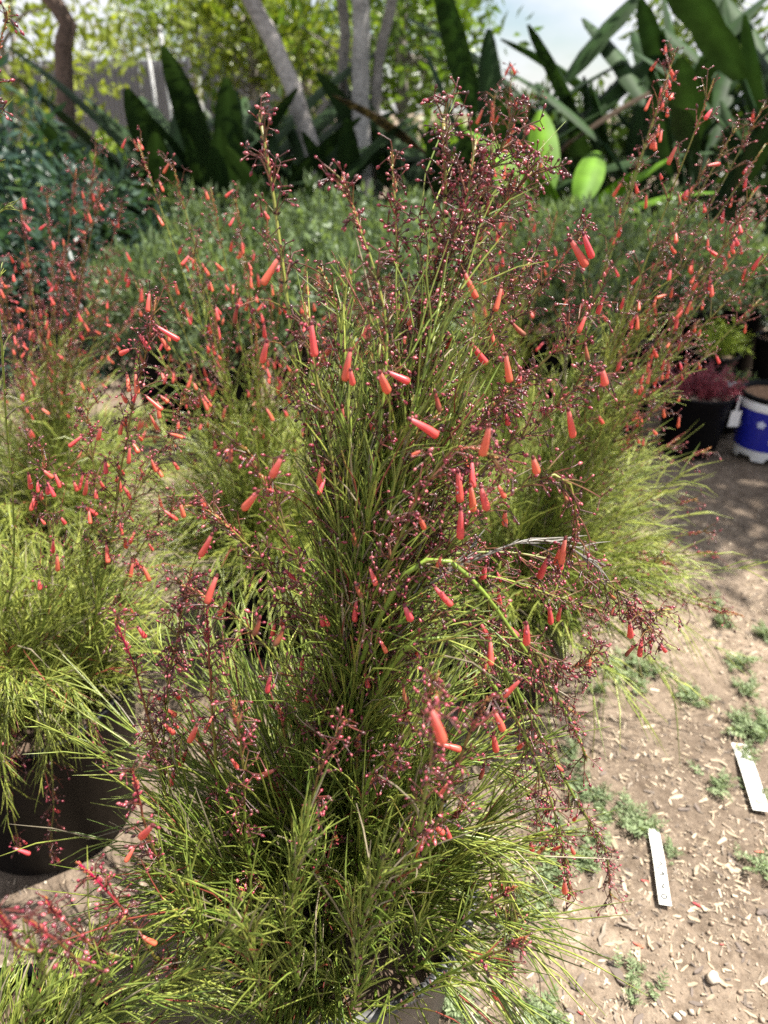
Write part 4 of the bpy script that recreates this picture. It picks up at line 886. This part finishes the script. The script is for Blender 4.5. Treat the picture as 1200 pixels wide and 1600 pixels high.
plant_tag('narrow cream plant tag with a punched hole and faded ink lying on the soil', (1022, 1290), (1042, 1408), .026, .004,
          [(-.05, -.2, 0, .2), (.0, .2, .03, -.1), (.10, .0, .13, .3), (.13, .3, .14, -.1), (.24, .1, .29, -.1), (.29, -.1, .30, .15), (.05, -.3, .07, .1)], [(.40, 0, .0070)])
plant_tag('wide plain white plant tag lying beside a weed', (1156, 1158), (1192, 1262), .040, .003, [], [])
FC = [(992, 1462, .022, 'fallen red flower below the narrow cream tag'), (905, 1462+110, .016, 'fallen red flower stub near the bottom edge weeds'), (1005, 1363, .02, 'fallen red flower left of the narrow cream tag'), (1086, 1398, .018, 'fallen red flower right of the narrow cream tag'), (1182, 1322, .02, 'fallen red flower below the wide white tag'), (1130, 1464, .012, 'shrivelled dark red flower scrap on the wood chips'), (960, 1318, .014, 'fallen pink flower by the hanging bud stems'), (1110, 870, .03, 'red flower lying at the edge of the shaded soil'), (952, 1060, .02, 'fallen red flower at the foot of the weeds')]
for i, (px, py, L, l) in enumerate(FC):
    x, y = gp(px, py); o = link('fallen_flower', FLOWERS[(0, 3, 1, 0, 2, 3, 1, 2, 0)[i]], None, (x, y, float(gz(x, y))+L*.16))
    az = rng.uniform(-.6, .2); o.rotation_mode = 'QUATERNION'; o.rotation_quaternion = Vector((math.cos(az), math.sin(az), -.05)).to_track_quat('Z', 'Y'); o.scale = (L, L, L)
    tag(o, l, 'flower', 'fallen red flowers on the soil')

# ---- weeds
def weed_leaf(k):
    a = Acc(); n = 6; L = 1.0
    s = np.linspace(0, 1, 7); P = np.stack([np.zeros(7), .0*s, s], 1); P[:, 1] = .18*np.sin(s*2.2)
    tubes(a, P[None], np.linspace(.02, .008, 7)[None], C3(.2, .26, .12)[None, None], 3)
    O, D, S = [], [], []
    for i in range(1, 7):
        for sd in (-1, 1):
            for w in (0, 1):
                O.append(P[i]+np.array([0, 0, -.05*w])); D.append([sd*(1-.3*w), .15, .55+.5*w]); S.append(.30*math.sin(math.pi*(.2+.7*s[i]))*rng.uniform(.7, 1.1))
    O.append(P[6]); D.append([0, 0, 1]); S.append(.16)
    spread(a, LV, LF, np.array(O), np.array(D, float), np.array(S), lerp(C3(.17, .23, .11), C3(.32, .38, .21), rng.random((len(O), 1))))
    return a.mesh('leaf', M_weed)
WL = [weed_leaf(k) for k in range(4)]
wspots = [(985, 1040, 1.3), (1015, 1050, 1.0), (960, 1055, 1.0), (1000, 1075, .9), (1075, 1085, 1.0), (1150, 1040, 1.1), (1165, 1080, .9), (1180, 1140, 1.3), (1195, 1130, 1.0), (1160, 1130, .8), (1120, 1220, .9), (985, 1270, 1.1), (1000, 1280, .8), (940, 1245, .9), (905, 1235, 1.0), (930, 1310, .9), (880, 1330, 1.1), (910, 1340, .9), (860, 1360, 1.0), (840, 1400, 1.0), (870, 1290, 1.1), (1050, 1325, .6), (1000, 1522, .7), (850, 1575, 1.0), (830, 1590, .9), (800, 1430, 1.0), (780, 1480, .9), (1130, 970, 1.0), (1190, 985, 1.0), (1170, 1180, .7), (1195, 1350, .8), (1080, 1090, .7), (1130, 945, .8), (720, 1580, 1.0), (700, 1555, .9), (1185, 1230, .6), (930, 1080, .9), (900, 1180, .9)]
for i, (px, py, s) in enumerate(wspots):
    x, y = gp(px, py)
    lab = ('at the edge of the shaded soil' if py < 1000 else 'beside the wide white tag' if px > 1040 and py < 1400 else 'beside the narrow cream tag' if px > 970 and py > 1240 else 'in the leafy patch behind the hanging buds' if py < 1100 else 'below the hanging bud stems' if py < 1420 else 'at the foot of the dusty black pot')
    t = thing('weed', 'low grey green ferny weed '+lab, 'weed', (x, y, float(gz(x, y))), 'low ferny weeds in the dry soil', rng.uniform(0, 6.28))
    n = int(11+5*s)
    for k in range(n):
        o = link('leaf', WL[k % 4], t, (rng.normal()*.016, rng.normal()*.016, 0)); ti = rng.uniform(.8, 1.5)
        o.rotation_euler = (ti, 0, k*2.4+rng.normal()*.3); q = s*rng.uniform(.022, .064); o.scale = (q*1.2, q, q)

# ---- wood chips, crumbs and pebbles on the soil
def chip_mesh(k, n=5):
    a = Acc(); w = rng.uniform(.16, .34); h = rng.uniform(.06, .14); V = []
    for i, s in enumerate(np.linspace(-.5, .5, n)):
        ww = w*((1-.6*abs(s*2)**3) if n > 2 else rng.uniform(.5, 1.0))*rng.uniform(.75, 1.15); oy = rng.normal()*.03; oz = .06*math.sin(s*3+k)
        V += [[s, oy-ww/2, oz], [s, oy+ww/2, oz], [s, oy+ww*.4, oz+h], [s, oy-ww*.4, oz+h*rng.uniform(.7, 1.2)]]
    ix = np.arange(n*4).reshape(n, 4); nx = np.roll(ix, -1, 1)
    a.add(np.array(V), [np.stack([ix[:-1], nx[:-1], nx[1:], ix[1:]], -1).reshape(-1, 4), ix[0:1, ::-1], ix[-1:]], C3(*[(.36, .285, .20), (.31, .25, .18), (.25, .205, .16), (.43, .35, .26), (.15, .12, .10), (.38, .30, .21)][k % 6]))
    return a
CH = [chip_mesh(k) for k in range(6)]; CHM = [c.mesh('wood_chip', M_chip, False) for c in CH]
taken = [(AX, AY, .20), (BX, BY, .20), (-.53, .36, .19)]
def free(x, y): return all((x-a)**2+(y-b)**2 > r*r for a, b, r in taken)
cnt = 0
while cnt < 290:
    px, py = rng.uniform(700, 1230), rng.uniform(1130, 1620)
    x, y = gp(px, py)
    if not free(x, y): continue
    s = float(np.clip(rng.lognormal(math.log(.021), .38), .012, .055)); o = link('wood_chip', CHM[rng.integers(0, 6)], ground, (x, y, float(gz(x, y))+.001))
    o.rotation_euler = (rng.normal()*.2, rng.normal()*.15, rng.uniform(0, 6.28)); o.scale = (s, s*rng.uniform(.8, 1.3), s*rng.uniform(.7, 1.2)); cnt += 1
CL = [chip_mesh(k, 2) for k in range(6)]
litter = Acc(); n = 36000
u = rng.random(n); yy = .35+2.6*u**1.5; xx = np.where(rng.random(n) < .85, rng.uniform(.05, 1.5, n), rng.uniform(-1, .1, n))
ok = ((xx-AX)**2+(yy-AY)**2 > .19**2) & ((xx-BX)**2+(yy-BY)**2 > .19**2) & ((xx+.53)**2+(yy-.36)**2 > .19**2); xx, yy = xx[ok], yy[ok]; n = len(xx)
dn = np.sin(xx*9+2*np.sin(yy*5))*np.cos(yy*11+1.5*np.sin(xx*7)); kp = rng.random(n) < .55+.45*dn; xx, yy = xx[kp], yy[kp]; n = len(xx)
k = rng.integers(0, 6, n); ss = np.clip(rng.lognormal(math.log(.0095), .5, n), .004, .026); az = rng.uniform(0, 6.28, n); zz = gz(xx, yy)
pal = np.array([(.34, .265, .19), (.29, .23, .17), (.23, .185, .14), (.42, .34, .25), (.13, .105, .085), (.36, .285, .20)])
for j in range(6):
    m = k == j; V = np.concatenate(CL[j].V); mm = m.sum(); ca, sa = np.cos(az[m]), np.sin(az[m])
    W = V[None]*ss[m][:, None, None]*np.array([1, 1.25, 1.2]); tl = rng.normal(size=(mm, 1))*.3
    Z = W[..., 2]+W[..., 0]*tl
    Wx = W[..., 0]*ca[:, None]-W[..., 1]*sa[:, None]+xx[m][:, None]; Wy = W[..., 0]*sa[:, None]+W[..., 1]*ca[:, None]+yy[m][:, None]
    off = (np.arange(mm)*len(V))[:, None, None]
    litter.add(np.stack([Wx, Wy, Z+zz[m][:, None]], -1), [(f[None]+off).reshape(-1, f.shape[1]) for f in CL[j].F], np.repeat((pal[j]*rng.uniform(.7, 1.3, (mm, 1)))[:, None], len(V), 1).reshape(-1, 3))
o = litter.obj('wood_litter', M_chip, None, False); o['kind'] = 'stuff'; o['label'] = 'fine bark chips and splinters scattered over the soil'; o['category'] = 'litter'
crumbs = Acc(); n = 12000
yy = .35+3.2*rng.random(n)**1.4; xx = np.where(rng.random(n) < .85, rng.uniform(.05, 1.8, n), rng.uniform(-1, .1, n)); ok = ((xx-AX)**2+(yy-AY)**2 > .19**2) & ((xx-BX)**2+(yy-BY)**2 > .19**2) & ((xx+.53)**2+(yy-.36)**2 > .19**2); xx, yy = xx[ok], yy[ok]; n = len(xx)
PV, PF = lathe([(.25, -.4), (.52, .0), (.16, .45)], 4)
s = np.clip(rng.lognormal(math.log(.0045), .5, n), .002, .016)
spread(crumbs, PV, PF, np.stack([xx, yy, gz(xx, yy)+s*.15], 1), unit(rng.normal(size=(n, 3))*.5+np.array([0, 0, 1])), np.stack([s, s*.8, s*.7], 1), lerp(C3(.26, .19, .135), C3(.5, .42, .33), rng.random((n, 1))**1.5))
o = crumbs.obj('soil_crumbs', M_chip, None, True); o['kind'] = 'stuff'; o['label'] = 'small soil crumbs and pebbles scattered over the ground'; o['category'] = 'gravel'
